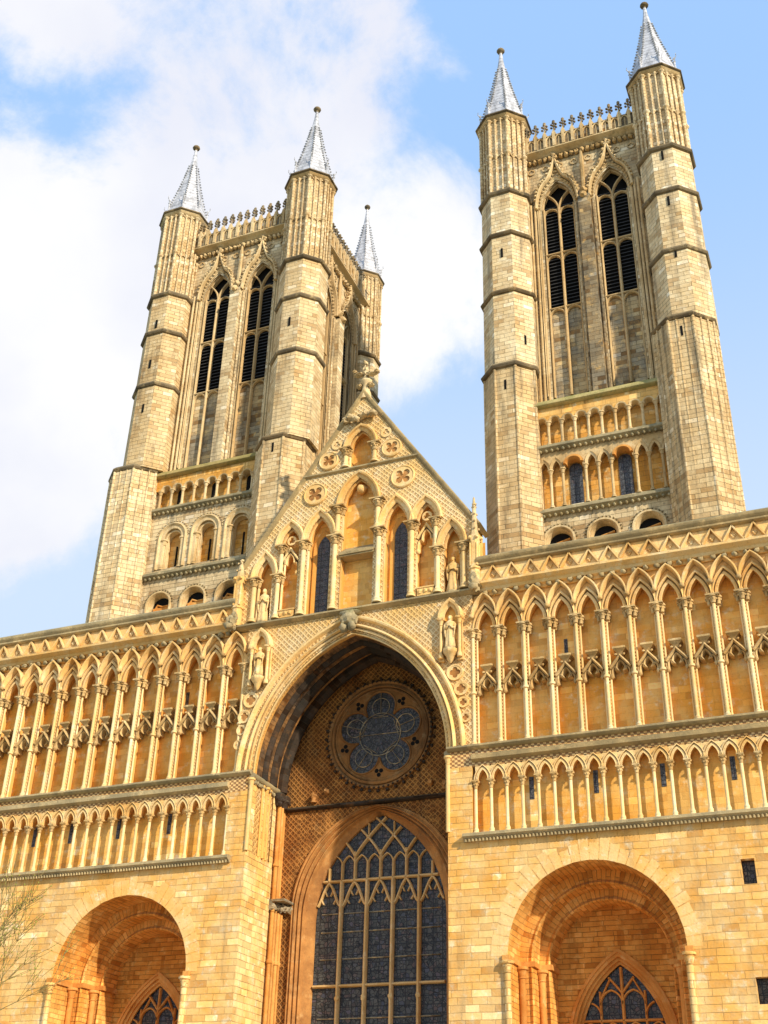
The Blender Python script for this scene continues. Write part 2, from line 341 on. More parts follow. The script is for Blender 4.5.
def rolls(r0, y0, r1, y1, n, bulge=.6, k=5):
    """profile stepping from (r0,y0) to (r1,y1) with n round mouldings"""
    out = []; dx, dy = (r1 - r0) / n, (y1 - y0) / n; l = math.hypot(dx, dy); nx, ny = (-dy / l, dx / l)
    if ny > 0: nx, ny = -nx, -ny
    for i in range(n):
        ax, ay = r0 + dx * i, y0 + dy * i
        out.append((ax, ay))
        for j in range(1, k):
            t = j / k; s_ = math.sin(PI * t) * l * .5 * bulge * 2
            out.append((ax + dx * (.12 + .76 * t) + nx * s_, ay + dy * (.12 + .76 * t) + ny * s_))
        out.append((r0 + dx * (i + .97), y0 + dy * (i + .97)))
    out.append((r1, y1)); return out
def empty(name, loc=(0, 0, 0), label=None, cat=None, group=None):
    o = bpy.data.objects.new(name, None); col.objects.link(o); o.location = loc
    if label: o['label'] = label
    if cat: o['category'] = cat
    if group: o['group'] = group
    return o
def cp(o, parent=None, dx=0., M4=None, deep=True):
    c = o.copy(); col.objects.link(c)
    if parent: c.parent = parent
    if M4: c.matrix_local = M4
    else: c.location = (o.location.x + dx, o.location.y, o.location.z)
    if deep:
        for ch in [x for x in list(col.objects) if x.parent == o]:
            d = ch.copy(); col.objects.link(d); d.parent = c
    return c
CAPITAL = lambda z0, z1, r: [(r, z0), (r * 1.25, z0 + (z1 - z0) * .06), (r * 1.02, z0 + (z1 - z0) * .14), (r * 1.15, z0 + (z1 - z0) * .3), (r * 1.5, z0 + (z1 - z0) * .62), (r * 1.55, z0 + (z1 - z0) * .7), (r * 2.05, z0 + (z1 - z0) * .76), (r * 2.1, z0 + (z1 - z0) * .9), (r * 1.9, z1)]
BASE = lambda z0, z1, r: [(r * 1.9, z0), (r * 1.9, z0 + (z1 - z0) * .25), (r * 1.45, z0 + (z1 - z0) * .4), (r * 1.6, z0 + (z1 - z0) * .6), (r * 1.1, z0 + (z1 - z0) * .85), (r, z1)]

cath = empty('cathedral', (0, 0, 0), 'medieval cathedral with two tall pinnacled west towers and an arcaded golden limestone front', 'cathedral')

# ------------------------------------------------------------------ wings of the screen front
ZL0, ZL1 = 14.83, 15.12          # ledge under the small arcade
ZS = 18.0; ZB = 18.9; ZC = 26.05; ZT = 27.93
WX = 25.6                        # outer end of the wings
SA = 10.55; SR = 3.42; SZ = 10.32
def wing_wall(sgn):
    mb = MB(); f = lambda p: (p[0] * sgn, p[1], p[2])
    xs = [5.42, 7.13, 13.97, WX]
    arch = rounded(SA, SR, SZ, SR)
    mb.plate([xs[2], 15.4 if sgn > 0 else WX], lambda x: 0, lambda x: ZL0, 0, f) if sgn < 0 else None
    mb.plate([4.72, SA - SR], lambda x: 0, lambda x: ZL0, 0, f)
    mb.over(arch, ZL0, 0, f)
    if sgn > 0: mb.plate([SA + SR, 16.22, 16.72, WX], lambda x: 0, lambda x: 8.3, 0, f)
    if sgn > 0:                  # two small rectangular openings
        for z0, z1 in ((8.3, 9.15), (12.42, 13.34)):
            pass
        mb.plate([SA + SR, 16.22], lambda x: 8.3, lambda x: ZL0, 0, f); mb.plate([16.72, WX], lambda x: 8.3, lambda x: ZL0, 0, f)
        mb.plate([16.22, 16.72], lambda x: 9.2, lambda x: 12.42, 0, f); mb.plate([16.22, 16.72], lambda x: 13.34, lambda x: ZL0, 0, f)
        for z0, z1 in ((8.3, 9.2), (12.42, 13.34)):
            mb.mould([(16.22, z0), (16.22, z1), (16.72, z1), (16.72, z0)], [(0, 0), (0, .35)], closed=True)
    # pier strip beside the small arcade and the wall behind everything
    mb.plate([4.72, 5.80], lambda x: ZL0, lambda x: ZS, -0.0, f)
    mb.box(5.4, WX, 4.4, 4.9, 0, 26, f); mb.box(WX - .02, WX + .4, 0, 4.2, 0, ZT - .4, f)
    o = mb.build('front_wall', 'ashlar', cath, smooth=0)
    return o
wall_R = wing_wall(1); wall_L = wing_wall(-1)
d = MB()
for z0, z1 in ((8.3, 9.2), (12.42, 13.34)):
    d = MB(); d.box(16.2, 16.74, .34, .4, z0 - .02, z1 + .02); d.build('slit_window', 'glass', wall_R, 0)
# voussoirs round the side arches
for sgn, wl in ((1, wall_R), (-1, wall_L)):
    mb = MB(); n = 30; random.seed(3 + sgn)
    for i in range(n):
        a0 = PI * i / n + .006; a1 = PI * (i + 1) / n - .006; r0 = SR - .0; r1 = SR + .55 + random.choice((0, .12, .3)); pr = -.004 - random.random() * .008
        q = [(SA + r * math.cos(a), SZ + r * math.sin(a)) for r, a in ((r0, a0), (r1, a0), (r1, a1), (r0, a1))]
        mb.prism([(sgn * x, z) for x, z in q], pr, .03)
    mb.build('voussoirs', 'voussoir', wl, 0)

SD = 3.55
def side_recess(sgn):
    root = wall_R if sgn > 0 else wall_L
    mb = MB(); c = sgn * SA
    # three receding orders of soffits and the faces between them
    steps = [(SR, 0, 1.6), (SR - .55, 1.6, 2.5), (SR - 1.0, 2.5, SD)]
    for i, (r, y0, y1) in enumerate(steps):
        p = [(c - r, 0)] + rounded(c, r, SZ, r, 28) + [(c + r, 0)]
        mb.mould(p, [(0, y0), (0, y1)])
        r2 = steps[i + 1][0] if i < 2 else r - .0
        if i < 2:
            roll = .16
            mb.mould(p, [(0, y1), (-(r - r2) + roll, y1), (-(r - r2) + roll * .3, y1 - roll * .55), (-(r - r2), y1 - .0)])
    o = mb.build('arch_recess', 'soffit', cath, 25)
    r = steps[-1][0]; mb = MB(); hw = 1.98; wc = sgn * 10.67; wz = 7.3; wa = 10.78
    wp = pointed(wc, hw, wz, wa, 12)
    mb.over([(c - r, 0), (wc - hw, 0)] if False else wp, 13.0, SD)
    mb.plate([c - r, wc - hw], lambda x: 0, lambda x: 13, SD); mb.plate([wc + hw, c + r], lambda x: 0, lambda x: 13, SD)
    mb.build('recess_wall', 'soffit', o, 0)
    # window frame mouldings
    mb = MB(); p = [(wc - hw, 3.5)] + wp + [(wc + hw, 3.5)]
    mb.mould(p, [(.24, SD), (.24, SD - .12), (.12, SD - .17)] + rolls(.12, SD - .11, -.22, SD + .27, 3))
    fr = mb.build('side_window', 'winstone', cath, 40)
    mb = MB(); gp = [(wc - hw + .2, 3.5)] + pointed(wc, hw - .2, wz, wa - .3, 12) + [(wc + hw - .2, 3.5)]
    mb.add([(x, SD + .29, z) for x, z in gp], [tuple(range(len(gp)))]); mb.build('glass', 'glass', fr, 0)
    mb = MB(); h2 = hw - .2
    def inside(x, z):
        for (a, za), (b_, zb) in zip(gp, gp[1:]):
            if a <= x <= b_ and b_ > a: return z < za + (zb - za) * (x - a) / (b_ - a) + .03
        return False
    def br(path, w=.10):
        path = [q for q in path if inside(*q)]
        if len(path) > 1: mb.bar(path, w, SD + .15, SD + .29)
    lw = 2 * h2 / 4
    for i in (-1, 0, 1): br([(wc + i * lw, 3.5 + .3 * k) for k in range(26)], .12 if i == 0 else .09)
    br([(wc - h2 + .1 * k, 8.42) for k in range(38)], .11)
    for i in range(5):
        x0 = wc - h2 + lw * i
    for i in range(4):
        cx = wc - h2 + lw * (i + .5); br(pointed(cx, lw / 2, 9.0 if i in (1, 2) else 8.6, 9.55 if i in (1, 2) else 9.1, 8), .07)
        br(pointed(cx, lw / 2, 7.7, 8.35, 8), .07)
    for k in (-1, 1):
        br([(wc + k * (.02 + t * .7), 9.45 + t * .9 - .1 * t * t) for t in [i / 10 for i in range(11)]], .09)
        br([(wc + k * (lw + .0) - k * t * .45, 9.2 + t * .8) for t in [i / 10 for i in range(11)]], .07)
    mb.build('tracery', 'winstone', fr, 40)
    # impost band and corner shafts
    for k in (-1, 1):
        mb = MB()
        pts = [(SR + .12, 0), (SR, .05), (SR, 1.6), (SR - .55, 1.6), (SR - .55, 2.5), (SR - 1.0, 2.5), (SR - 1.0, SD)]
        for j_, ((ra, ya), (rb, yb)) in enumerate(zip(pts, pts[1:])):
            x0, x1 = sorted((c + k * ra, c + k * rb)); y0, y1 = sorted((ya, yb))
            ex = .085 + .004 * j_; mb.box(x0 - ex, x1 + ex, y0 - ex, y1 + ex, SZ - .16 + .004 * j_, SZ + .04 + .004 * j_)
        mb.build('impost_band', 'winstone', o, 0)
    for k in (-1, 1):
        for (rr, yy) in ((SR + .02, -.02), (SR - .14, 1.42), (SR - .69, 2.32)):
            mb = MB(); x = c + k * rr
            mb.lathe(x, yy, [(.13, 0), (.13, SZ - .62)], 10); mb.lathe(x, yy, CAPITAL(SZ - .62, SZ - .17, .13), 10)
            mb.build('column', 'jamb' if yy < 1.1 else 'winstone', o, 40)
for s_ in (1, -1): side_recess(s_)

# round headed niche at the far left end of the wall, low down
mb = MB(); mb.mould([(-17.0, 3)] + rounded(-16.2 - .0, .8, 7.5, .8) + [(-15.4, 3)], [(.35, 0), (.35, -.1), (.2, -.14), (0, -.06), (-.12, .02), (-.15, .01)])
nw = mb.build('niche_window', 'winstone', cath, 40)
mb = MB(); q = [(-17.0, 3)] + rounded(-16.2, .78, 7.5, .78) + [(-15.4, 3)]; mb.add([(x, -.012, z) for x, z in q], [tuple(range(len(q)))]); mb.build('glass', 'glass', nw, 0)

# ---- ledge, strings, parapets
def hband(name, mat, x0, x1, prof, parent=cath, label=None, cap=True):
    """horizontal moulding; prof is [(y,z)...] from bottom to top"""
    mb = MB(); n = len(prof); N2 = max(1, int(abs(x1 - x0) / 3))
    xs = [x0 + (x1 - x0) * i / N2 for i in range(N2 + 1)]
    vs = [(x, y, z) for x in xs for y, z in prof]; fs = [(i * n + j, i * n + j + 1, (i + 1) * n + j + 1, (i + 1) * n + j) for i in range(N2) for j in range(n - 1)]
    fs += [tuple(range(n)), tuple(range(N2 * n, N2 * n + n))]; mb.add(vs, fs)
    return mb.build(name, mat, parent, 40, label=label)
for s in (1, -1):
    A = lambda a, b_: (a * s, b_ * s)
    o = hband('ledge', 'weathered', *A(5.44, WX), [(.4, ZL0 - .02), (-.10, ZL0 - .02), (-.16, ZL0 + .05), (-.30, ZL0 + .13), (-.33, ZL0 + .15), (-.33, ZL1 - .04), (-.26, ZL1), (.4, ZL1 + .05)])
    mb = MB()                       # billet ornament under the ledge
    x = 5.55
    while x < WX - .2:
        mb.lathe(x * s, -.2, [(.0, 0), (.045, .005), (.045, .13), (0, .135)], 6, T=lambda p: (p[0], p[1] - .0, p[2] + ZL0 - .06)); x += .15
    mb.build('billet', 'weathered', o, 40)
    # string between the arcades
    o = hband('string_course', 'weathered', *A(5.82, WX), [(.4, 18.15), (-.02, 18.15), (-.12, 18.2), (-.22, 18.24), (-.22, 18.42), (-.05, 18.50), (.4, 18.5)])
    hband('frieze', 'frieze', *A(4.75, WX), [(.4, 18.0), (-.004, 18.0), (-.004, 18.72), (.4, 18.72)], o)
    hband('string_course', 'weathered', *A(4.72, WX), [(.6, 18.70), (-.05, 18.70), (-.16, 18.74), (-.24, 18.80), (-.24, 18.86), (-.14, 18.92), (.6, 18.96)])
    # small arcade back wall and tall arcade back wall
    mb = MB(); mb.box(*sorted(A(5.78, WX)), .42, .6, ZL1, ZS + .1); mb.box(*sorted(A(5.74, 5.798)), .004, .5, ZL1, ZS)
    bw = mb.build('small_arcade_wall', 'bay', cath, 0)
    mb = MB(); mb.box(*sorted(A(5.70, WX)), .62, .8, ZB, ZC)
    bw2 = mb.build('tall_arcade_wall', 'bay', cath, 0)
    # cornice
    o = hband('cornice', 'carved', *A(6.32, WX), [(.8, 25.9), (.02, 25.9), (-.02, 26.02), (-.18, 26.06), (-.22, 26.12), (-.22, 26.20), (-.40, 26.30), (-.46, 26.34), (-.46, 26.42), (-.36, 26.50), (-.30, 26.52), (.5, 26.52)])
    random.seed(11 + s); x = 6.6; heads = []
    while x < WX - .2:              # carved heads and foliage under the cornice, one by one
        if len(heads) < 5:
            mb = MB(); mb.blob(0, 0, 0, .10 + random.random() * .05, .13, .09 + random.random() * .04, seed=x, amp=.6, sub=2, freq=3); h = mb.build('carved_head', 'weathered', o, 60); heads.append(h)
        else: h = random.choice(heads).copy(); col.objects.link(h)
        h.location = (x * s, -.12, 25.97 + random.uniform(-.02, .02)); x += .40 + random.random() * .14
    o = hband('parapet', 'carved', *A(6.32, WX), [(.6, 26.50), (-.08, 26.50), (-.08, 27.36), (.6, 27.36)])
    hband('coping', 'weathered', *A(6.28, WX), [(.8, 27.34), (-.20, 27.34), (-.28, 27.40), (-.28, 27.48), (-.38, 27.58), (-.40, 27.62), (-.40, 27.72), (-.30, 27.80), (-.26, 27.84), (.1, ZT), (.8, ZT)], o)
    for x0 in [6.55 + .888 * i for i in range(21)]:
        mb = MB(); X = lambda x: s * (x0 + x)
        z0, z1 = 26.56, 27.28
        for a, b_ in (((0, z0), (.444, z1)), ((.444, z1), (.888, z0))):
            pth = [(X(a[0]), a[1]), (X(b_[0]), b_[1])]
            if s < 0: pth = pth[::-1]
            mb.mould(pth, [(.05, -.075), (.03, -.25), (-.03, -.25), (-.05, -.075)])
        for cx, cz in ((.444, 26.78), (.40, 26.86), (.49, 26.86)): mb.blob(X(cx), -.09, cz, .075, .07, .075, seed=x0 + cx, amp=.3, sub=1)
        mb.build('zigzag_panel', 'carved', o, 40)
    mb = MB(); mb.box(*sorted(A(5.4, WX)), .5, 4.2, 26.2, ZT - .35); mb.build('roof', 'weathered', cath, 0)

# ---- tall arcade bays: built once, copied
def tall_bay(x0, w):
    mb = MB(); xc = x0 + w / 2; hw = w / 2 - .19
    ar = pointed(xc, hw, 24.28, 25.22, 8)
    mb.plate([x0, xc - hw], lambda x: 24.28, lambda x: 26.02, .13); mb.plate([xc + hw, x0 + w], lambda x: 24.28, lambda x: 26.02, .13)
    mb.over(ar, 26.02, .13)
    mb.mould(ar, [(.27, .13), (.27, .02), (.24, -.02)] + rolls(.23, -.02, .15, .02, 1, .9) + [(.145, .16), (.10, .17)] + rolls(.09, .06, .0, .16, 1, .9) + [(.0, .30), (-.03, .34), (.03, .40), (.03, .62)])
    # pointed hood mould meeting its neighbour at a carved stop
    hd = pointed(xc, w / 2 - .01, 24.86, 25.98, 8)
    mb.mould(hd, [(.03, .13), (.04, -.18), (.02, -.23), (-.03, -.23), (-.05, -.17), (-.055, -.03), (-.09, .04), (-.09, .13)])
    o = mb.build('arcade_arch', 'carved', cath, 40)
    mb = MB(); mb.blob(x0, -.17, 24.86, .11, .12, .12, 3, .5, 2); mb.build('hood_stop', 'capstone', o, 60)
    # clustered pier with a bead strip
    mb = MB(); x = x0
    mb.box(x - .035, x + .035, .10, .64, ZB, 24.1)
    mb.lathe(x, .02, [(.075, ZB + .1), (.075, 23.95)], 12)
    for k in (-1, 1):
        mb.lathe(x + k * .13, .22, [(.052, ZB + .1), (.052, 23.95)], 10)
        mb.beads([(x + k * .07, ZB + .25), (x + k * .07, 23.9)], 0, .13, .15, .04)
    for px, py, r in ((0, .02, .075), (-.13, .22, .052), (.13, .22, .052)):
        mb.lathe(x + px, py, BASE(ZB, ZB + .22, r), 12)
        mb.lathe(x + px, py, [(r, 21.18), (r * 1.8, 21.22), (r * 1.8, 21.30), (r, 21.34)], 12)
    mb.build('column', 'shaft', o, 40)
    mb = MB()
    for px, py, r in ((0, .02, .10), (-.18, .18, .085), (.18, .18, .085), (-.16, .46, .07), (.16, .46, .07)):
        mb.lathe(x + px, py, CAPITAL(23.88, 24.28, r), 10)
        for k in range(5): mb.blob(x + px + r * 1.45 * math.cos(k * 1.26 + 3.6), py + r * 1.45 * math.sin(k * 1.26 + 3.6), 24.10, .045, .045, .06, k, .4, 1)
    mb.box(x - .29, x + .29, -.16, .62, 24.235, 24.30); mb.box(x - .24, x + .24, -.09, .62, 24.18, 24.235)
    mb.build('capital', 'capstone', o, 50)
    if False: pass
    # trefoiled canopy with a pedestal above it
    mb = MB(); y = .18; W = w / 2 - .2
    tre = [(xc - W + .03, 21.30), (xc - W + .03, 21.50)] + [(xc - W + .03 + .10 * (1 - math.cos(t)), 21.5 + .16 * math.sin(t)) for t in (.5, 1.0, 1.5, 2.0, 2.5)] + pointed(xc, W * .48, 21.60, 21.96, 5)
    tre += [(2 * xc - a, z) for a, z in tre[6::-1]]
    mb.mould(tre, [(.07, .62), (.07, y), (.02, y - .05), (-.03, y + .02), (-.03, .62)])
    ch = [(xc - W - .06, 21.62), (xc, 22.16), (xc + W + .06, 21.62)]
    mb.mould(ch, [(.06, .62), (.06, y - .10), (.0, y - .16), (-.05, y - .08), (-.06, .62)])
    for k in (-1, 1): mb.prism([(xc + k * (W + .02), 21.60), (xc, 22.12), (xc, 22.0), (xc + k * W * .5, 21.70), (xc + k * W, 21.56)], y + .03, .62)
    for k in (-1, 1): mb.blob(xc + k * (W - .0), y + .02, 21.30, .075, .14, .13, 5 + k, .5, 2)
    def flare(z, q): return [(xc - q, y + .12 - q, z), (xc + q, y + .12 - q, z), (xc + q, .62, z), (xc - q, .62, z)]
    lv = [flare(22.16, .07), flare(22.28, .09), flare(22.38, .15), flare(22.46, .23), flare(22.49, .27), flare(22.57, .27), flare(22.60, .22)]
    mb.add([p for l in lv for p in l], [(4 * i + j, 4 * i + (j + 1) % 4, 4 * i + 4 + (j + 1) % 4, 4 * i + 4 + j) for i in range(6) for j in range(4)] + [(0, 1, 2, 3), (24, 25, 26, 27)])
    for k in (-1, 1): mb.blob(xc + k * .17, y - .02, 22.24, .08, .08, .07, k + 2, .5, 1)
    mb.build('canopy', 'capstone', o, 40)
    return o
bR = tall_bay(5.92, 1.172)
for i in range(1, 16): cp(bR, cath, dx=1.172 * i)
bL = tall_bay(-6.75, 1.195)
for i in range(1, 15): cp(bL, cath, dx=-1.195 * i)
for ch in [x for x in list(col.objects) if x.parent == bL and x.name.split('.')[0] in ('column', 'capital')]:
    c = ch.copy(); col.objects.link(c); c.parent = cath; c.location.x += 1.15

# ---- small arcade bays
def small_bay(x0, w):
    mb = MB(); xc = x0 + w / 2; hw = w / 2 - .085
    ar = pointed(xc, hw, 17.36, 17.86, 7)
    mb.plate([x0, xc - hw], lambda x: 17.36, lambda x: 18.16, .02); mb.plate([xc + hw, x0 + w], lambda x: 17.36, lambda x: 18.16, .02)
    mb.over(ar, 18.16, .02)
    mb.mould(ar, [(.14, .02), (.135, -.05), (.10, -.06), (.09, .05), (.065, .05)] + rolls(.06, -.01, 0, .07, 1, .9) + [(.0, .18), (0.005, .42)])
    o = mb.build('arcade_arch', 'carved', cath, 40)
    mb = MB(); mb.lathe(x0, .06, BASE(ZL1 - .0, ZL1 + .30, .07) + [(.068, 17.0)], 10); mb.build('column', 'shaft', o, 40)
    mb = MB(); mb.lathe(x0, .06, CAPITAL(17.0, 17.36, .075), 10); mb.box(x0 - .145, x0 + .145, -.1, .42, 17.31, 17.37)
    for k in range(4): mb.blob(x0 + .1 * math.cos(k * 1.05 + 3.14), .06 + .1 * math.sin(k * 1.05 + 3.14), 17.18, .04, .04, .05, k, .4, 1)
    mb.build('capital', 'capstone', o, 50)
    return o
def spandrel_foil(o, x0):
    mb = MB(); q = [(x0 + .05 * math.cos(t), 18.0 + .045 * math.sin(t)) for t in [i * .785 for i in range(8)]]
    mb.add([(x, .012, z) for x, z in q], [tuple(range(8))]); mb.build('dark_foil', 'dark', o, 0)  # flat dark disc on the plate, painted shade of a piercing
sR = small_bay(5.93, .674); spandrel_foil(sR, 5.93 + .674)
for i in range(1, 28): cp(sR, cath, dx=.674 * i)
sL = small_bay(-6.50, .684); spandrel_foil(sL, -6.50)
for i in range(1, 27): cp(sL, cath, dx=-.684 * i)
for ch in [x for x in list(col.objects) if x.parent == sL and x.name.split('.')[0] in ('column', 'capital')]:
    c = ch.copy(); col.objects.link(c); c.parent = cath; c.location.x += .67
for x in (8.24, 10.93, 13.64, 16.36, -9.06, -11.82, -14.5, -16.6):
    mb = MB(); mb.box(x - .10, x + .10, .40, .43, 16.48, 17.42); mb.build('slit_window', 'lancetglass', cath, 0)
for x in (9.98, -9.0): 
    mb = MB(); mb.box(x - .08, x + .08, .60, .63, 22.75, 23.5); mb.build('slit_window', 'lancetglass', cath, 0)

# ------------------------------------------------------------------ central block
CW = 4.72; CS = 18.78; CA = 25.12; RD = 3.7
inner = pointed(0, CW, CS, CA, 22)
mb = MB(); mb.over(inner, 26.12, 0.0); mb.plate([-5.553, -CW], lambda x: 18.9, lambda x: 26.12, 0); mb.plate([CW, 5.918], lambda x: 18.9, lambda x: 26.12, 0)
mb.mould([(5.918, 18.9), (5.918, 26.1)], [(0, .01), (0, .7)]); mb.mould([(-5.553, 18.9), (-5.553, 26.1)], [(0, .01), (0, .7)])
spand = mb.build('spandrel_wall', 'diaper', cath, 0)
mb = MB(); p = pointed(0, CW, CS, CA, 26)
mb.mould(p, [(.82, .0), (.80, -.16), (.74, -.22), (.66, -.20), (.62, -.08)] + [(.58, .04), (.42, .04)] + rolls(.40, -.10, .26, -.06, 1, .8) + [(.25, .04), (.21, .04)] + rolls(.20, -.04, .10, .03, 1, .8) + [(.09, .12), (.06, .12)] + rolls(.05, .05, -.05, .16, 1, .8) + [(-.02, .24), (-.02, .4)])
ca = mb.build('great_arch', 'carved', cath, 40)
mb = MB(); mb.beads(p, .50, .03, .19, .085); mb.build('bead_ornament', 'carved', ca, 0)
mb = MB(); mb.beads(p, -.01, .26, .2, .06); mb.build('bead_ornament', 'carved', ca, 0)
mb = MB()                             # carved boss at the crown of the arch
mb.blob(0, -.42, 25.55, .42, .36, .42, 4, .55, 3, 3.0); mb.blob(-.2, -.5, 25.15, .2, .25, .26, 9, .5, 2); mb.blob(.18, -.5, 25.18, .2, .25, .26, 12, .5, 2); mb.blob(0, -.3, 25.95, .6, .3, .16, 2, .4, 2)
mb.build('carved_boss', 'corbel', ca, 60)
# jambs: stepped courses of plain and diapered stone, shafts between
for k in (-1, 1):
    mb = MB(); mb2 = MB(); mb3 = MB()
    for z0, z1, low in ((0, 15.3, True), (15.3, 18.55, False)):
        for y0, y1, off, t in [(0.0, .55, 0, 'a'), (.55, 1.15, .05, 'd'), (1.15, 1.85, 0, 'a'), (1.85, 2.25, .05, 'd'), (2.25, 2.55, 0, 'a')]:
            tgt = mb if (low or t == 'a') else mb2; x = k * (CW + (0 if low else off))
            tgt.add([(x, y0, z0), (x, y1, z0), (x, y1, z1), (x, y0, z1)], [(0, 1, 2, 3)])
    mb.box(*sorted((k * (CW + .07), k * (CW + .3))), .02, 3.1, 0, 18.55)
    mb3.box(*sorted((k * (CW + .05), k * (CW + .3))), 3.11, RD + .8, 0, 18.4)
    mb.build('jamb', 'jamb', cath, 0); mb2.build('diaper_panel', 'diaper', cath, 0); mb3.build('inner_jamb', 'winstone', cath, 0)
for k in (-1, 1):
    for y, r, z0 in ((.02, .10, 15.3), (1.15, .06, 15.3), (1.50, .10, 15.3), (1.85, .06, 15.3)):
        mb = MB(); mb.lathe(k * (CW - .0), y, [(r, z0), (r, 18.2)], 10); mb.lathe(k * CW, y, CAPITAL(18.15, 18.55, r * .9), 10); mb.build('shaft', 'shaft', cath, 40)
    for y, r in ((2.74, .095), (2.98, .07), (3.22, .095), (3.46, .07)):
        mb = MB(); xx = k * (CW - .1 - (y - 2.72) * .12)
        mb.lathe(xx, y, [(r, 0), (r, 11.0), (r * 1.5, 11.05), (r * 1.5, 11.15), (r, 11.2), (r, 13.25)], 12)
        if y < 3.1: mb.lathe(xx, y, [(r, 13.2), (r, 15.2), (r * 1.6, 15.25), (r * 1.6, 15.33), (r, 15.4), (r, 18.0)], 12)
        mb.build('shaft', 'winstone', cath, 40)
    mb = MB()
    for i in range(9): mb.blob(k * (CW - .05 - i * .06), 2.65 + i * .12, 13.45 + .04 * (i % 2), .14, .14, .17, i, .7, 2, 3)
    mb.box(*sorted((k * (CW + .05), k * (CW - .72))), 2.58, RD, 13.66, 13.76); mb.build('capital', 'towerpanel', cath, 60)
# impost string along the jamb and across the back wall
for k in (-1, 1):
    mb = MB(); mb.add([(k * (CW + a), y, z) for y in (-.02, 2.55) for a, z in ((.1, 18.5), (-.06, 18.52), (-.16, 18.6), (-.18, 18.72), (-.1, 18.8), (.1, 18.82))], [tuple((j, j + 1, j + 7, j + 6)) for j in range(5)] + [tuple(range(6)), tuple(range(6, 12))])
    for i in range(12): mb.blob(k * (CW - .03), .1 + i * .21, 18.46, .09, .11, .12, i + k, .6, 1)
    mb.build('impost_band', 'weathered', cath, 50)
hband('string_course', 'rib', -CW, CW, [(RD + .1, 17.98), (RD - .12, 18.0), (RD - .2, 18.06), (RD - .2, 18.13), (RD - .08, 18.2), (RD + .1, 18.22)])
mb = MB()
for k in (-1, 1):
    for y, r in ((2.6, .17), (3.15, .17)):
        mb.lathe(k * (CW - .1), y, [(r * .8, 18.0), (r * 1.1, 18.1), (r * 1.5, 18.3), (r * 1.8, 18.42), (r * 1.8, 18.55), (r, 18.62)], 10)
        mb.blob(k * (CW - .2), y, 18.3, .22, .24, .15, y, .5, 2)
mb.build('capital', 'rib', cath, 50)
# pointed vault with ribs
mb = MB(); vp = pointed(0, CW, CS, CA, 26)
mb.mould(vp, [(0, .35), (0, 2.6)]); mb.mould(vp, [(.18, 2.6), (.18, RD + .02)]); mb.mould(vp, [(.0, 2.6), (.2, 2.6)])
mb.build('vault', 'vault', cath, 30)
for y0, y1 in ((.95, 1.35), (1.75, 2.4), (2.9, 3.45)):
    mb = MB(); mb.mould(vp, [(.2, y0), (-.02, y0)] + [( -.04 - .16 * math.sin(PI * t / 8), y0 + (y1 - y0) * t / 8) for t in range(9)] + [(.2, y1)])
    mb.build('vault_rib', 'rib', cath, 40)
# back wall with the great window opening and the rose
GW = 3.15; GS = 12.85; GA = 17.62
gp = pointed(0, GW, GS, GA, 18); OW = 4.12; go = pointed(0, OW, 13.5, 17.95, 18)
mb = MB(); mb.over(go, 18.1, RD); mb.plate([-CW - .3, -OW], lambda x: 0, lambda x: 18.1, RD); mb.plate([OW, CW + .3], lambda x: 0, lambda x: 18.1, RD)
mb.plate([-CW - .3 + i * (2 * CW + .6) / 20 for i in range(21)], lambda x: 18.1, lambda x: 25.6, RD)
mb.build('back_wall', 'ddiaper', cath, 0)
mb = MB(); pth = [(-GW, 3)] + gp + [(GW, 3)]
A_ = [(-OW, 3)] + go + [(OW, 3)]
prof = [(0, 0), (0, -.12), (.06, -.16), (.12, -.12)] + [(.12 + .5 * a_[0], -.1 + a_[1]) for a_ in [(-q[0], q[1]) for q in rolls(0, 0, -1.0, .34, 3, .5)]] + [(.62, .26), (.98, .44), (1.0, .62)]
vs = [(pa[0] + (pb[0] - pa[0]) * u, RD + v, pa[1] + (pb[1] - pa[1]) * u) for pa, pb in zip(A_, pth) for u, v in prof]; m_ = len(prof)
mb.add(vs, [(i * m_ + j, i * m_ + j + 1, (i + 1) * m_ + j + 1, (i + 1) * m_ + j) for i in range(len(A_) - 1) for j in range(m_ - 1)])
gw = mb.build('great_window', 'frame', cath, 40)
mb = MB(); mb.add([(x, RD + .56, z) for x, z in pth], [tuple(range(len(pth)))]); mb.build('glass', 'glass', gw, 0)
def in_gw(x, z, pad=.02):
    if abs(x) > GW - .02: return False
    for (a, za), (b_, zb) in zip(gp, gp[1:]):
        if a <= x <= b_ and b_ > a: return z < za + (zb - za) * (x - a) / (b_ - a) + pad
    return False
def clipbar(mb, path, w, y0, y1, f):
    run = []
    for q in path + [None]:
        if q is not None and f(*q): run.append(q)
        else:
            if len(run) > 1: mb.bar(run, w, y0, y1)
            run = []
def dense(path, step=.06):
    o = []
    for a, c in zip(path, path[1:]):
        n = max(1, int(math.hypot(c[0] - a[0], c[1] - a[1]) / step))
        o += [(a[0] + (c[0] - a[0]) * i / n, a[1] + (c[1] - a[1]) * i / n) for i in range(n)]
    return o + [path[-1]]
bl = [-3.15, -1.89, -.63, .63, 1.89, 3.15]; Y0, Y1 = RD + .36, RD + .56
for x in bl[1:5]:
    mb = MB(); clipbar(mb, dense([(x, 3), (x, 14.7)]), .15, Y0 - .04, Y1, in_gw)
    mb.blob(x, Y0, 9.7, .11, .08, .14, x, .5, 2)
    mb.build('mullion', 'mullionstone', gw, 40)
mb = MB()
for z in (10.22, 14.72): clipbar(mb, dense([(-GW, z), (GW, z)]), .12, Y0, Y1, in_gw)
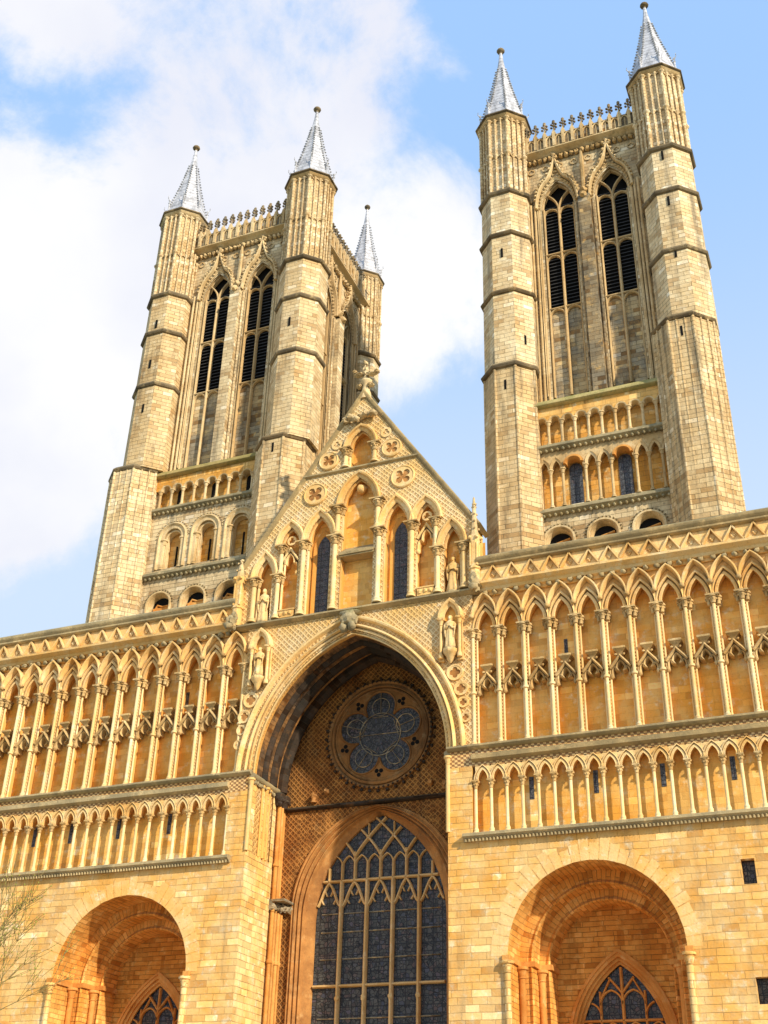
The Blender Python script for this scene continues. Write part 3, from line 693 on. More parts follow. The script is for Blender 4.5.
for i in range(5):                     # cusped ogee heads of the five lights
    a, b_ = bl[i], bl[i + 1]; c = (a + b_) / 2; w = (b_ - a) / 2
    for k in (-1, 1):
        pts = [(c + k * (w * (1 - t) ** .9), 13.6 + 1.05 * t ** 1.25 - .12 * math.sin(PI * t * 2) * .6) for t in [j / 12 for j in range(13)]]
        clipbar(mb, pts, .10, Y0 + .02, Y1, in_gw)
        for (q0, q1) in (((w * .62, 13.98), (w * .38, 13.72)), ((w * .30, 14.3), (w * .12, 14.08))): clipbar(mb, dense([(c + k * q0[0], q0[1]), (c + k * q1[0], q1[1])]), .05, Y0 + .06, Y1, in_gw)
    for z0 in ():
        clipbar(mb, dense([(a + .1, z0 - .25)] + [(c + w * .9 * math.cos(PI - PI * j / 8), z0 - .25 + .28 * math.sin(PI * j / 8)) for j in range(9)]), .05, Y0 + .08, Y1, in_gw)
for i in range(11):                    # upright bars above the transom
    x = -3.15 + .63 * i
    top = 15.9 if i % 2 == 0 else 16.35
    if i in (0, 10): continue
    clipbar(mb, dense([(x, 14.7), (x, 15.55 if i % 2 == 0 else 16.0)]), .09 if i % 2 == 0 else .11, Y0, Y1, in_gw)
for i in range(10):                    # small heads
    c = -3.15 + .63 * (i + .5); clipbar(mb, dense(pointed(c, .315, 15.35, 15.85, 6), .04), .055, Y0 + .04, Y1, in_gw)
for i in (1, 3, 5, 7, 9):              # intersecting arcs springing from the main uprights
    x = -3.15 + .63 * i
    for k in (-1, 1):
        arc = [(x + k * 1.30 * t ** 1.25, 15.75 + 1.55 * t) for t in [j * .04 for j in range(44)]]
        clipbar(mb, arc, .10, Y0 - .01, Y1, in_gw)
for i in (2, 4, 6, 8):
    x = -3.15 + .63 * i; clipbar(mb, dense([(x, 16.75), (x, 17.4)]), .06, Y0 + .04, Y1, in_gw)
mb.build('tracery', 'mullionstone', gw, 40)
mb = MB()                              # iron saddle bars
for z in (4.5, 5.6, 6.7, 7.8, 8.9, 11.35, 12.5, 13.3): clipbar(mb, dense([(-GW, z), (GW, z)], .3), .05, RD + .50, RD + .57, in_gw)
mb.build('saddle_bars', 'towerpanel', gw, 0)

RZ = 21.38
circ = lambda r, n=64: [(r * math.cos(-2 * PI * i / n + PI), RZ + r * math.sin(-2 * PI * i / n + PI)) for i in range(n)]
mb = MB(); mb.mould(circ(2.22), [(.46, RD), (.45, RD - .16), (.38, RD - .20), (.32, RD - .12), (.30, RD - .02), (.26, RD - .02)] + rolls(.25, RD - .12, .14, RD - .06, 1, .9) + [(.13, RD), (.10, RD)] + rolls(.09, RD - .06, 0, RD - .0, 1, .9) + [(-.02, RD + .2)], closed=True)
rw = mb.build('rose_window', 'rose', cath, 40)
mb = MB(); mb.beads(circ(2.22) + [circ(2.22)[0]], .42, RD - .17, .2, .085)
for i in range(40): a = 2 * PI * i / 40; mb.blob(2.78 * math.cos(a), RD - .06, RZ + 2.78 * math.sin(a), .09, .1, .09, i, .5, 1)
mb.build('foliage_ring', 'rib', rw, 30)
mb = MB(); mb.mould(circ(2.24), [(0, RD - .008), (-2.23, RD - .008)], closed=True); mb.build('glass', 'glass', rw, 0)
mb = MB(); mb.foilplate(0, RZ, 2.24, 5, 1.36, .76, 1.16, RD - .06, rot=PI / 2, N_=150, depth=.1)
mb.mould([(foil_r(t, 5, 1.36, .76, 1.16, PI / 2) * math.cos(t), RZ + foil_r(t, 5, 1.36, .76, 1.16, PI / 2) * math.sin(t)) for t in [-2 * PI * i / 150 for i in range(150)]], [(.09, RD - .06), (.05, RD - .12), (0, RD - .1), (-.02, RD - .02)], closed=True)
mb.build('tracery', 'rose', rw, 40)
mb = MB()
for i in range(5):
    a = PI / 2 + PI / 5 + i * 2 * PI / 5
    for j in range(3): b_ = a + j * 2.09; q = [(1.88 * math.cos(a) + .13 * math.cos(b_) + .11 * math.cos(t), RZ + 1.88 * math.sin(a) + .13 * math.sin(b_) + .11 * math.sin(t)) for t in [u * .785 for u in range(8)]]; mb.add([(x, RD - .063 - .002 * j, z) for x, z in q], [tuple(range(8))])
mb.build('dark_trefoils', 'dark', rw, 0)  # flat dark discs laid over the tracery as the shade of piercings
mb = MB(); mb.bar([(-1.0, RZ), (1.0, RZ)], .03, RD - .05, RD)
for i in range(5):
    a = PI / 2 + i * 2 * PI / 5; mb.bar([(1.0 * math.cos(a), RZ + 1.0 * math.sin(a)), (2.08 * math.cos(a), RZ + 2.08 * math.sin(a))], .03, RD - .05, RD); mb.bar([(.95 * math.cos(a + .45), RZ + .95 * math.sin(a + .45)), (.95 * math.cos(a - .45), RZ + .95 * math.sin(a - .45))], .03, RD - .05, RD); 
mb.mould([(1.05 * math.cos(-t), RZ + 1.05 * math.sin(-t)) for t in [i * PI / 24 for i in range(48)]], [(.025, RD), (.02, RD - .05), (-.02, RD - .05), (-.025, RD)], closed=True)
for i in range(5):
    a = PI / 2 + i * 2 * PI / 5; cx_, cz_ = 1.36 * math.cos(a), RZ + 1.36 * math.sin(a)
    mb.mould([(cx_ + .45 * math.cos(-t), cz_ + .45 * math.sin(-t)) for t in [j * PI / 12 for j in range(24)]], [(.018, RD), (.015, RD - .04), (-.015, RD - .04), (-.018, RD)], closed=True)
mb.build('saddle_bars', 'towerpanel', rw, 0)
mb = MB(); random.seed(5)              # carved heads and foliage at the foot of the rose
for x, z in ((-3.3, 18.7), (-2.6, 18.85), (2.6, 18.8), (3.3, 18.7)):
    z -= .06; mb.blob(x, RD - .12, z, .14, .14, .16, x, .8, 2, 3.2)
    if abs(x) > 2.6: mb.lathe(x, RD - .1, [(.16, z - .3), (.10, z - .2), (.12, z - .08)], 6)
mb.build('carved_heads', 'frame', cath, 60)

# ------------------------------------------------------------------ gable
GB = 26.42
slope = lambda x: 39.0 - 1.5 * abs(x - .1)
hband('string_course', 'weathered', -6.35, 6.3, [(.5, 26.06), (-.03, 26.08), (-.12, 26.14), (-.26, 26.2), (-.26, 26.28), (-.12, 26.36), (.6, 26.44)])
ops = [(-4.92, .42, 28.78, 29.85), (-3.60, .50, 30.42, 31.45), (-2.0, .62, 30.42, 31.78), (.06, .86, 32.1, 33.65), (2.1, .62, 30.42, 31.78), (3.66, .50, 30.42, 31.45), (4.98, .42, 28.78, 29.85)]
DEP = .55
mb = MB(); prev = -6.05
edge = lambda x: min(slope(x), 34.3)
for c, hw, zs, za in ops:
    a = pointed(c, hw, zs, za, 9)
    xs = [prev + (c - hw - prev) * i / 2 for i in range(3)]
    mb.plate(xs, lambda x: GB, edge, 0); mb.over(a, edge, 0); prev = c + hw
mb.plate([prev, (prev + 6.1) / 2, 6.1], lambda x: GB, edge, 0)
ua = pointed(.05, .62, 35.55, 36.55, 8)                 # upper niche
mb.plate([-3.0, -2, -1, .05 - .62], lambda x: 34.3, slope, 0); mb.over(ua, slope, 0); mb.plate([.67, 1.5, 2.3, 3.2], lambda x: 34.3, slope, 0)
gb = mb.build('gable', 'diaper', cath, 0)
mb = MB(); xs = [-6.05 + 12.15 * i / 24 for i in range(25)] ; mb.plate(xs, lambda x: GB - .2, lambda x: slope(x) - .2, DEP)
mb.plate([-6.05, 6.1], lambda x: 26.2, lambda x: 29.6, 1.6); mb.prism([(-6.05, 26.3), (6.1, 26.3), (6.1, 29.9), (.1, 38.9), (-6.05, 29.9)], DEP + .02, 1.2)
mb.build('gable_niche_wall', 'bay', gb, 0)
mb = MB(); mb.mould([(-6.2, slope(-6.2)), (.1, 39.0), (6.3, slope(6.3))], [(-.18, .02), (-.12, -.06), (-.02, -.12), (.06, -.12), (.12, -.05), (.12, 1.3), (-.1, 1.3)])
mb.build('coping', 'weathered', gb, 40)
o = hband('string_course', 'weathered', -3.12, 3.28, [(.3, 34.18), (-.03, 34.2), (-.14, 34.26), (-.14, 34.34), (.3, 34.42)], gb)
mb = MB(); mb.box(-5.6, 5.7, .0, .0001, 26, 26.0001)
COLS = []
for c, hw, zs, za in ops + [(.05, .62, 35.55, 36.55)]:
    mb = MB(); a = pointed(c, hw, zs, za, 10)
    mb.mould(a, [(.36, 0), (.36, -.12), (.30, -.18), (.22, -.16), (.20, -.06)] + rolls(.18, -.05, -.02, .30, 2, .6) + [(0, DEP)])
    o = mb.build('niche_arch', 'carved', gb, 40)
    zb = GB if zs < 35 else 34.42
    mb = MB(); mb.mould([(c - hw, zb), (c - hw, zs)], [(0, .05), (-.0, DEP)]); mb.mould([(c + hw, zb), (c + hw, zs)], [(0, .05), (0, DEP)]); mb.build('niche_reveal', 'carved', gb, 0)
def gcol(x, z0, z1, r=.12, y=-.05):
    mb = MB(); mb.lathe(x, y, BASE(z0, z0 + .3, r) + [(r, z1 - .4)], 12); mb.lathe(x - r * 1.5, y + .16, [(r * .6, z0), (r * .6, z1 - .4)], 8); mb.lathe(x + r * 1.5, y + .16, [(r * .6, z0), (r * .6, z1 - .4)], 8)
    o = mb.build('column', 'shaft', gb, 40)
    mb = MB(); mb.lathe(x, y, CAPITAL(z1 - .45, z1 - .04, r * 1.15), 12)
    for k in (-1, 1): mb.lathe(x + k * r * 1.6, y + .16, CAPITAL(z1 - .45, z1 - .04, r * .7), 8)
    mb.box(x - r * 3, x + r * 3, y - r * 2.4, .2, z1 - .05, z1 + .02)
    for k in range(7): mb.blob(x + r * 1.7 * math.cos(k * .9 + 3.14), y + r * 1.7 * math.sin(k * .9 + 3.14), z1 - .2, .06, .06, .08, k + x, .5, 1)
    mb.build('capital', 'capstone', gb, 50)
for k, cx in ((-1, 0.06), (1, .06)):
    gcol(cx + k * 1.16, GB, 30.42, .125); gcol(cx + k * 1.08, 30.45, 32.1, .13)
    gcol(cx + k * 2.88, GB, 30.42, .12); gcol(cx + k * 4.2, GB, 28.78, .11); gcol(cx + k * 4.1, 28.8, 30.42, .10); gcol(cx + k * 5.5, GB, 28.78, .12)
    gcol(.05 + k * .80, 34.42, 35.55, .11)
for k, cx in ((-1, -2.0), (1, 2.1)):      # the two glazed lancets
    x = cx + (.10 if k > 0 else .05)
    mb = MB(); a = pointed(x, .36, 30.15, 30.9, 8); pth = [(x - .36, 26.46)] + a + [(x + .36, 26.46)]
    mb.mould(pth, [(.26, DEP - .06), (.2, DEP - .1), (.02, DEP - .04), (0, DEP + .0)]); lw_ = mb.build('lancet_window', 'carved', gb, 40)
    mb = MB(); mb.add([(q[0], DEP - .02, q[1]) for q in pth], [tuple(range(len(pth)))]); mb.build('glass', 'lancetglass', lw_, 0)
mb = MB(); mb.box(-.86, .98, -.16, DEP, 29.28, 29.42); mb.prism([(-.86, 29.28), (.98, 29.28), (.98, 29.2), (-.86, 29.2)], -.1, DEP)
mb.add([(-.80, -.12, 29.42), (.92, -.12, 29.42), (.92, DEP, 30.0), (-.80, DEP, 30.0)], [(0, 1, 2, 3)])
mb.build('sill', 'weathered', gb, 0)
mb = MB(); mb.blob(.1, .25, 33.1, .24, .25, .26, 3, .4, 2); mb.build('carved_boss', 'carved', gb, 60)
for k, cx in ((-1, -3.60), (1, 3.66)):    # cusped canopies and the plinths in the third arches
    mb = MB()
    tre = [(cx - .42, 28.9), (cx - .42, 29.2), (cx - .36, 29.4), (cx - .22, 29.42), (cx - .2, 29.5)] + pointed(cx, .2, 29.55, 29.95, 5) + [(cx + .2, 29.5), (cx + .22, 29.42), (cx + .36, 29.4), (cx + .42, 29.2), (cx + .42, 28.9)]
    mb.mould(tre, [(.08, DEP), (.08, .1), (.02, .02), (-.03, .1), (-.03, DEP)])
    mb.mould([(cx - .48, 29.55), (cx, 30.25), (cx + .48, 29.55)], [(.06, DEP), (.06, .02), (0, -.03), (-.06, .03), (-.06, DEP)])
    for q in (-1, 1): mb.blob(cx + q * .42, .12, 28.85, .10, .12, .16, 3, .4, 2)
    mb.foilplate(cx, 30.75, .26, 3, .09, .10, .08, .1, PI / 2, 36); mb.build('canopy', 'carved', gb, 40)
    mb = MB(); mb.box(cx - .42, cx + .42, -.05, DEP, GB, 26.80); mb.box(cx - .46, cx + .46, -.08, DEP, 26.80, 26.86)
    for q in range(3): mb.blob(cx - .26 + .26 * q, -.06, 26.64, .11, .06, .12, q, .6, 2)
    mb.build('plinth', 'carved', gb, 30)
for cx, cz, R0 in ((2.42, 33.2, .66), (-2.38, 33.15, .66), (1.78, 35.08, .56), (-1.72, 35.05, .56)):
    mb = MB(); mb.foilplate(cx, cz, R0 * .95, 4, R0 * .42, R0 * .27, R0 * .22, -.075, PI / 4, 72, .07)
    cc = [(cx + R0 * .86 * math.cos(-t), cz + R0 * .86 * math.sin(-t)) for t in [i * PI / 20 for i in range(40)]]
    mb.mould(cc, [(.08, -.0), (.07, -.08), (.02, -.11), (-.03, -.06)], closed=True)
    q = mb.build('quatrefoil', 'carved', gb, 40)
    mb = MB(); mb.mould(cc, [(-.2, -.008), (-R0 * .86, -.008)], closed=True); mb.build('quatrefoil_ground', 'frame', q, 0)
for cx, cz in ((1.45, 36.1), (-1.3, 35.95)):
    mb = MB(); mb.foilplate(cx, cz, .30, 3, .10, .10, .08, -.05, PI / 2, 36, .06); mb.build('trefoil', 'carved', gb, 40)
mb = MB(); random.seed(9)                  # carved group under the apex, and the finial
for i in range(8): mb.blob(-.75 + i * .22, -.22 - .06 * (i % 2), 37.25 + .12 * math.sin(i * 1.7) + (.15 if i > 5 else 0), .19, .2, .17, i, .7, 2, 2.6)
mb.build('carved_group', 'towercarved', gb, 60)
mb = MB(); mb.lathe(.12, .2, [(.34, 38.6), (.30, 39.0), (.22, 39.2), (.2, 39.6), (.34, 39.75), (.34, 39.85), (.16, 39.95), (.14, 40.4)], 8)
for x, z, rx, rz in ((.12, 40.5, .16, .26), (-.28, 40.3, .26, .10), (.48, 40.2, .28, .11), (-.50, 40.52, .11, .10), (.76, 40.3, .13, .12), (-.2, 39.5, .18, .11), (.42, 39.48, .17, .11), (.12, 40.95, .10, .14)):
    mb.blob(x, .1, z, rx, .18, rz, z, .7, 3, 3.4)
mb.build('finial', 'towercarved', gb, 60)
# corner pinnacles with grotesques at their feet
for k in (-1, 1):
    x = 6.12 * k + (0 if k > 0 else -.12)
    mb = MB(); mb.lathe(x, -.12, [(.24, 26.3), (.24, 27.2), (.30, 27.25), (.30, 27.32), (.21, 27.4), (.21, 28.6), (.30, 28.8), (.32, 28.95), (.24, 29.0)], 8, PI / 8)
    for q in range(4): mb.lathe(x + .22 * math.cos(PI / 4 + q * PI / 2), -.12 + .22 * math.sin(PI / 4 + q * PI / 2), [(.06, 27.4), (.06, 28.6)], 6)
    for q in range(6): mb.blob(x + .32 * math.cos(q * 1.05), -.12 + .32 * math.sin(q * 1.05), 28.85, .1, .1, .1, q, .5, 1)
    pn = mb.build('pinnacle', 'carved', cath, 30)
    mb = MB(); mb.lathe(x, -.12, [(.22, 29.0), (.16, 29.35), (.05, 31.1 if k > 0 else 30.0), (.0, 31.2 if k > 0 else 30.05)], 8, PI / 8)
    for j in range(4 if k > 0 else 2):
        for q in range(4): r = .20 - j * .04; mb.blob(x + r * math.cos(q * PI / 2 + .4), -.12 + r * math.sin(q * PI / 2 + .4), 29.4 + j * .4, .06, .06, .07, q + j, .4, 1)
    mb.blob(x, -.12, 30.75 if k > 0 else 29.95, .13, .13, .1, 1, .5, 1); mb.build('spirelet', 'towercarved', pn, 30)
    mb = MB(); mb.blob(x + .08 * k, -.45, 26.35, .27, .34, .36, 2 + k, .6, 3, 2.5); mb.blob(x + .1 * k, -.72, 26.1, .18, .18, .2, 6, .6, 2); mb.blob(x - .05, -.3, 26.75, .22, .2, .24, 8, .6, 2)
    mb.build('grotesque', 'weathered', pn, 60)

# niches in the spandrels of the great arch
for k in (-1, 1):
    cx = 4.93 * k + (0 if k > 0 else .22)
    mb = MB(); a = pointed(cx, .34, 24.95, 25.62, 9); pth = [(cx - .34, 23.35)] + a + [(cx + .34, 23.35)]
    mb.mould(a, [(.26, .0), (.26, -.30), (.20, -.38), (.10, -.36), (.06, -.26)] + rolls(.05, -.25, -.0, -.10, 1, .6) + [(0, .0)])
    mb.mould(pth, [(.06, -.02), (.0, -.02), (0, -.005)])
    for q in (-1, 1):
        mb.lathe(cx + q * .44, -.22, [(.12, 23.0), (.12, 23.15), (.075, 23.25), (.07, 24.6)] + CAPITAL(24.6, 24.95, .075), 10)
        mb.box(cx + q * .44 - .15, cx + q * .44 + .15, -.36, 0, 24.9, 24.97)
        mb.box(cx + q * .44 - .12, cx + q * .44 + .12, -.14, 0, 22.9, 24.9)
    mb.lathe(cx, -.2, [(.04, 22.75), (.14, 22.9), (.20, 23.08), (.32, 23.2), (.36, 23.28), (.36, 23.38), (.1, 23.38)], 8)
    nb = mb.build('statue_niche', 'carved', cath, 40)
    mb = MB(); mb.add([(x, -.009, z) for x, z in pth], [tuple(range(len(pth)))]); mb.build('niche_back', 'bay', nb, 0)
    for x, z, R0 in ((k * 5.08, 22.35, .36), (k * 5.36, 21.55, .30), (k * 5.0 + k * .45, 20.9, .22), (k * 5.55, 20.2, .2)):
        mb = MB(); mb.foilplate(x, z, R0, 4, R0 * .38, R0 * .34, R0 * .25, -.05, 0, 48, .05)
        cc = [(x + R0 * .95 * math.cos(-t), z + R0 * .95 * math.sin(-t)) for t in [i * PI / 16 for i in range(32)]]
        mb.mould(cc, [(.05, 0), (.04, -.08), (-.03, -.07), (-.04, -.045)], closed=True)
        q = mb.build('quatrefoil', 'carved', cath, 40)
        mb = MB(); mb.mould(cc, [(-.05, -.008), (-R0 * .93, -.008)], closed=True); mb.build('quatrefoil_ground', 'frame', q, 0)

# ------------------------------------------------------------------ statues (each a thing of its own)
def statue(x, y, z, h, seed, label, book=True, lean=0.):
    root = empty('statue', (x, y, z), label, 'statue', 'stone statues standing in the niches')
    mb = MB(); s = h / 1.8; sg = 28
    rings = [(0, .27, .20), (.05, .29, .21), (.3, .26, .18), (.65, .225, .165), (.9, .205, .155), (1.05, .20, .15), (1.2, .235, .16), (1.35, .265, .16), (1.44, .25, .145), (1.50, .16, .11), (1.54, .085, .08), (1.58, .075, .075), (1.61, .085, .09), (1.66, .105, .115), (1.72, .112, .125), (1.78, .105, .118), (1.83, .07, .08), (1.855, .01, .01)]
    vs = []
    for i, (zz, rx, ry) in enumerate(rings):
        for k in range(sg):
            t = 2 * PI * k / sg; fold = 1 + (.17 * math.sin(t * 6 + seed + zz * 1.5) + .07 * math.sin(t * 11 + seed * 2)) * max(0, 1 - zz / 1.2) ** .6
            face = 0
            if 1.6 < zz < 1.75: face = .02 * max(0, math.cos(t + PI / 2)) ** 8 * (1.5 if zz < 1.7 else 0)
            vs.append(((rx * fold) * math.cos(t) * s + lean * zz, (ry * fold + face * 2) * math.sin(t) * s - .01 * s, zz * s))
    fs = [(i * sg + k, i * sg + (k + 1) % sg, (i + 1) * sg + (k + 1) % sg, (i + 1) * sg + k) for i in range(len(rings) - 1) for k in range(sg)] + [tuple(range(sg))]
    mb.add(vs, fs)
    T = lambda p: (p[0] * s + lean * p[2], p[1] * s, p[2] * s)
    for k in (-1, 1):                 # sleeves bent at the elbow, hands meeting at the chest
        mb.tube([(k * .22, 0, 1.40), (k * .27, -.02, 1.25), (k * .27, -.06, 1.08), (k * .18, -.16, 1.06), (k * .07, -.21, 1.16)], [.075, .085, .08, .07, .04], 8, T)
        mb.blob(k * .05, -.215, 1.19, .045, .04, .06, k, .2, 1, T=T)
        mb.tube([(k * .25, -.08, 1.06), (k * .26, -.10, .8), (k * .22, -.11, .55)], [.08, .05, .02], 6, T)
    mb.blob(0, -.125, 1.685, .018, .03, .03, 0, 0, 1, T=T)                                          # nose
    for k in (-1, 1): mb.blob(k * .04, -.105, 1.71, .016, .012, .01, 0, 0, 1, T=T); mb.blob(k * .115, .0, 1.69, .015, .03, .035, 0, 0, 1, T=T)
    mb.blob(0, -.105, 1.64, .03, .02, .012, 0, 0, 1, T=T)
    mb.build('figure', 'carved', root, 60)
    mb = MB(); mb.blob(0, .03, 1.75, .135, .13, .125, seed, .25, 2, T=T); mb.blob(0, .07, 1.62, .13, .09, .14, seed, .25, 2, T=T); mb.build('hair', 'carved', root, 60)
    if book: mb = MB(); mb.box(-.075, .075, -.285, -.235, 1.08, 1.28, T); mb.build('book', 'carved', root, 0)
    mb = MB(); mb.lathe(0, 0, [(.33 * s, -.10), (.33 * s, -.02), (.29 * s, 0)], 8, PI / 8); mb.build('base', 'weathered', root, 0)
    return root
statue(4.97, .14, GB + .02, 1.78, 1, 'robed stone figure holding a book in the niche at the right end of the gable', True)
statue(-4.92, .14, GB + .02, 1.78, 2.4, 'robed stone figure in the niche at the left end of the gable', False)
statue(4.93, -.22, 23.48, 1.55, 3.1, 'small stone figure on a bracket between the great arch and the right tall arcade', False)
statue(-4.71, -.22, 23.48, 1.4, 4.7, 'small stone figure on a bracket between the great arch and the left tall arcade', True)

# ------------------------------------------------------------------ towers
def oct_turret(parent, M4, tiers, zbase, ztop, shift, lowR, big):
    """tiers: heights of the projecting strings, lowest first; the last starts the fluted stage"""
    rr = 1.48; zz = [zbase] + tiers
    def RAD(z, r): return r / math.cos(PI / 8)
    mb = MB(); low = tiers[0]
    mb.lathe(shift, 0, [(RAD(0, lowR + .06), zbase), (RAD(0, lowR), low)], 8, PI / 8)
    for k in range(8):
        a = PI / 8 + k * PI / 4; r = RAD(0, lowR) - .02; mb.lathe(shift + r * math.cos(a), r * math.sin(a), [(.10, zbase), (.09, low)], 8)
        if big:
            for d_ in (-.26, .26): mb.lathe(shift + r * .985 * math.cos(a + d_), r * .94 * math.sin(a + d_) , [(.06, zbase), (.05, low)], 6)
    t = mb.build('turret', 'turret', parent, 30, M4=M4)
    mb = MB(); mb.lathe(0, 0, [(RAD(0, rr), low), (RAD(0, rr - .06), tiers[-1])], 8, PI / 8)
    mb.lathe(0, 0, [(RAD(0, rr - .18), tiers[-1]), (RAD(0, rr - .18), ztop - .25)], 8, PI / 8)
    u = mb.build('turret_shaft', 'turret', t, 30)
    mb = MB(); z1 = ztop - .32; zm = (tiers[-1] + z1) / 2
    for k in range(8):
        a = k * PI / 4
        for d_ in (-PI / 8, -PI / 24, PI / 24, PI / 8)[:3]:
            rad = (rr - .10) / math.cos(d_) if abs(d_) < .3 else (rr - .10) / math.cos(PI / 8)
            w = .105 if abs(d_) > .3 else .055
            mb.lathe(rad * math.cos(a + d_), rad * math.sin(a + d_), [(w, tiers[-1]), (w, z1)], 8)
            for z in (zm, z1 - .1): mb.lathe(rad * math.cos(a + d_), rad * math.sin(a + d_), [(w, z - .12), (w * 1.9, z), (w * 1.9, z + .08), (w, z + .14)], 8)
        wdt = 2 * (rr - .12) * math.tan(PI / 8); c_, s_ = math.cos(a), math.sin(a)
        Tf = lambda p, c_=c_, s_=s_: (c_ * (rr - .16 - p[1]) - s_ * p[0], s_ * (rr - .16 - p[1]) + c_ * p[0], p[2])
        for j in (-1, 0, 1):
            for z in (zm + .02, z1 - .02):
                ar = pointed(j * wdt / 3, wdt / 6 - .02, z - .35, z - .08, 3)
                mb.over(ar, z + .02, -.06, Tf); mb.mould(ar, [(0, -.06), (0, .0)], T=Tf)
    mb.build('blind_panelling', 'turret', t, 40)
    for z in tiers:
        r = max(rr, lowR if z == tiers[0] else rr); mb = MB(); e = .13
        mb.lathe(shift * (1 if z == tiers[0] else 0), 0, [(RAD(0, r - .08), z - .22), (RAD(0, r + .07), z - .14), (RAD(0, r + e), z - .04), (RAD(0, r + e), z + .03), (RAD(0, r - .04), z + .22)], 8, PI / 8)
        mb.build('string_course', 'string', t, 30)
    mb = MB(); mb.lathe(0, 0, [(RAD(0, rr - .12), ztop - .34), (RAD(0, rr - .02), ztop - .28), (RAD(0, rr + .04), ztop - .2), (RAD(0, rr + .1), ztop - .12)], 8, PI / 8); mb.build('cap_moulding', 'towercarved', t, 30)
    mb = MB(); mb.lathe(0, 0, [(RAD(0, rr + .08), ztop - .13), (RAD(0, rr + .2), ztop - .05), (RAD(0, rr + .2), ztop + .03), (RAD(0, rr + .06), ztop + .14), (RAD(0, rr - .5), ztop + .3)], 8, PI / 8); mb.build('cap_moulding', 'string', t, 30)
    # leaded spire with gablets, crockets and a ball
    mb = MB(); zs = ztop + .2; zt = ztop + 7.6
    def sr(z): k = (z - zs) / (zt - zs); return 1.44 * (1 - k) ** 1.38 + .09 + .05 * (1 - k)
    mb.lathe(0, 0, [(sr(zs + (zt - zs) * i / 10), zs + (zt - zs) * i / 10) for i in range(11)], 8, PI / 8)
    for k in range(8):
        a = PI / 8 + k * PI / 4
        for i in range(19):
            z = zs + .6 + i * .27; r = sr(z) + .03; mb.blob(r * math.cos(a), r * math.sin(a), z, .085, .085, .06, i, .4, 1)
    sp = mb.build('spire', 'lead', t, 30)
    mb = MB()
    for k in range(8):
        a = k * PI / 4; c_, s_ = math.cos(a), math.sin(a); R0 = rr - .06
        Tf = lambda p, c_=c_, s_=s_: (c_ * (R0 - p[1]) - s_ * p[0], s_ * (R0 - p[1]) + c_ * p[0], p[2])
        mb.add([(-.56, 0, zs - .1), (.56, 0, zs - .1), (.34, .12, zs + .75), (0, .30, zs + 1.75), (-.34, .12, zs + .75), (0, 1.1, zs + 1.3)], [(0, 1, 2, 3, 4), (3, 2, 5), (3, 4, 5), (2, 1, 5), (4, 0, 5)], None, Tf)
        a += PI / 8; r = rr + .0
        mb.lathe(r * math.cos(a), r * math.sin(a), [(.07, zs - .1), (.05, zs + .8), (.10, zs + .86), (.03, zs + 1.0), (.10, zs + 1.12), (.0, zs + 1.3)], 6)
        mb.tube([(r * math.cos(a), r * math.sin(a), zs + 1.1), ((r + .16) * math.cos(a), (r + .16) * math.sin(a), zs + 1.3), ((r + .14) * math.cos(a), (r + .14) * math.sin(a), zs + 1.5)], .03, 5)
    mb.build('gablets', 'lead', t, 30)
    mb = MB(); mb.lathe(0, 0, [(.10, zt - .1), (.12, zt + .02), (.23, zt + .08), (.28, zt + .18), (.24, zt + .28), (.1, zt + .36), (0.02, zt + .5)], 10); mb.build('finial', 'string', t, 50)
    for ang, z in ((-PI / 2, low - 1.2), (-PI / 4, low - 4.6), (-PI / 2, low - 6.6), (-PI / 4, low + 1.3), (-PI / 2, low + 4.0), (-PI / 2, low + 8.0), (-PI / 2, low + 11.6), (-PI / 4, low - 8.5)):
        if z < zbase + 1 or random.random() < .3: continue
        z += random.uniform(-.5, .5)
        rad = (lowR if z < low else rr) + .015; sh = shift if z < low else 0
        c_, s_ = math.cos(ang), math.sin(ang)
        Tf = lambda p: (sh + c_ * (rad - p[1]) - s_ * p[0], s_ * (rad - p[1]) + c_ * p[0], p[2])
        mb = MB(); mb.box(-.06, .06, -.005, .06, z - .32, z + .32, Tf); mb.build('slit_window', 'dark', t, 0)
    return t

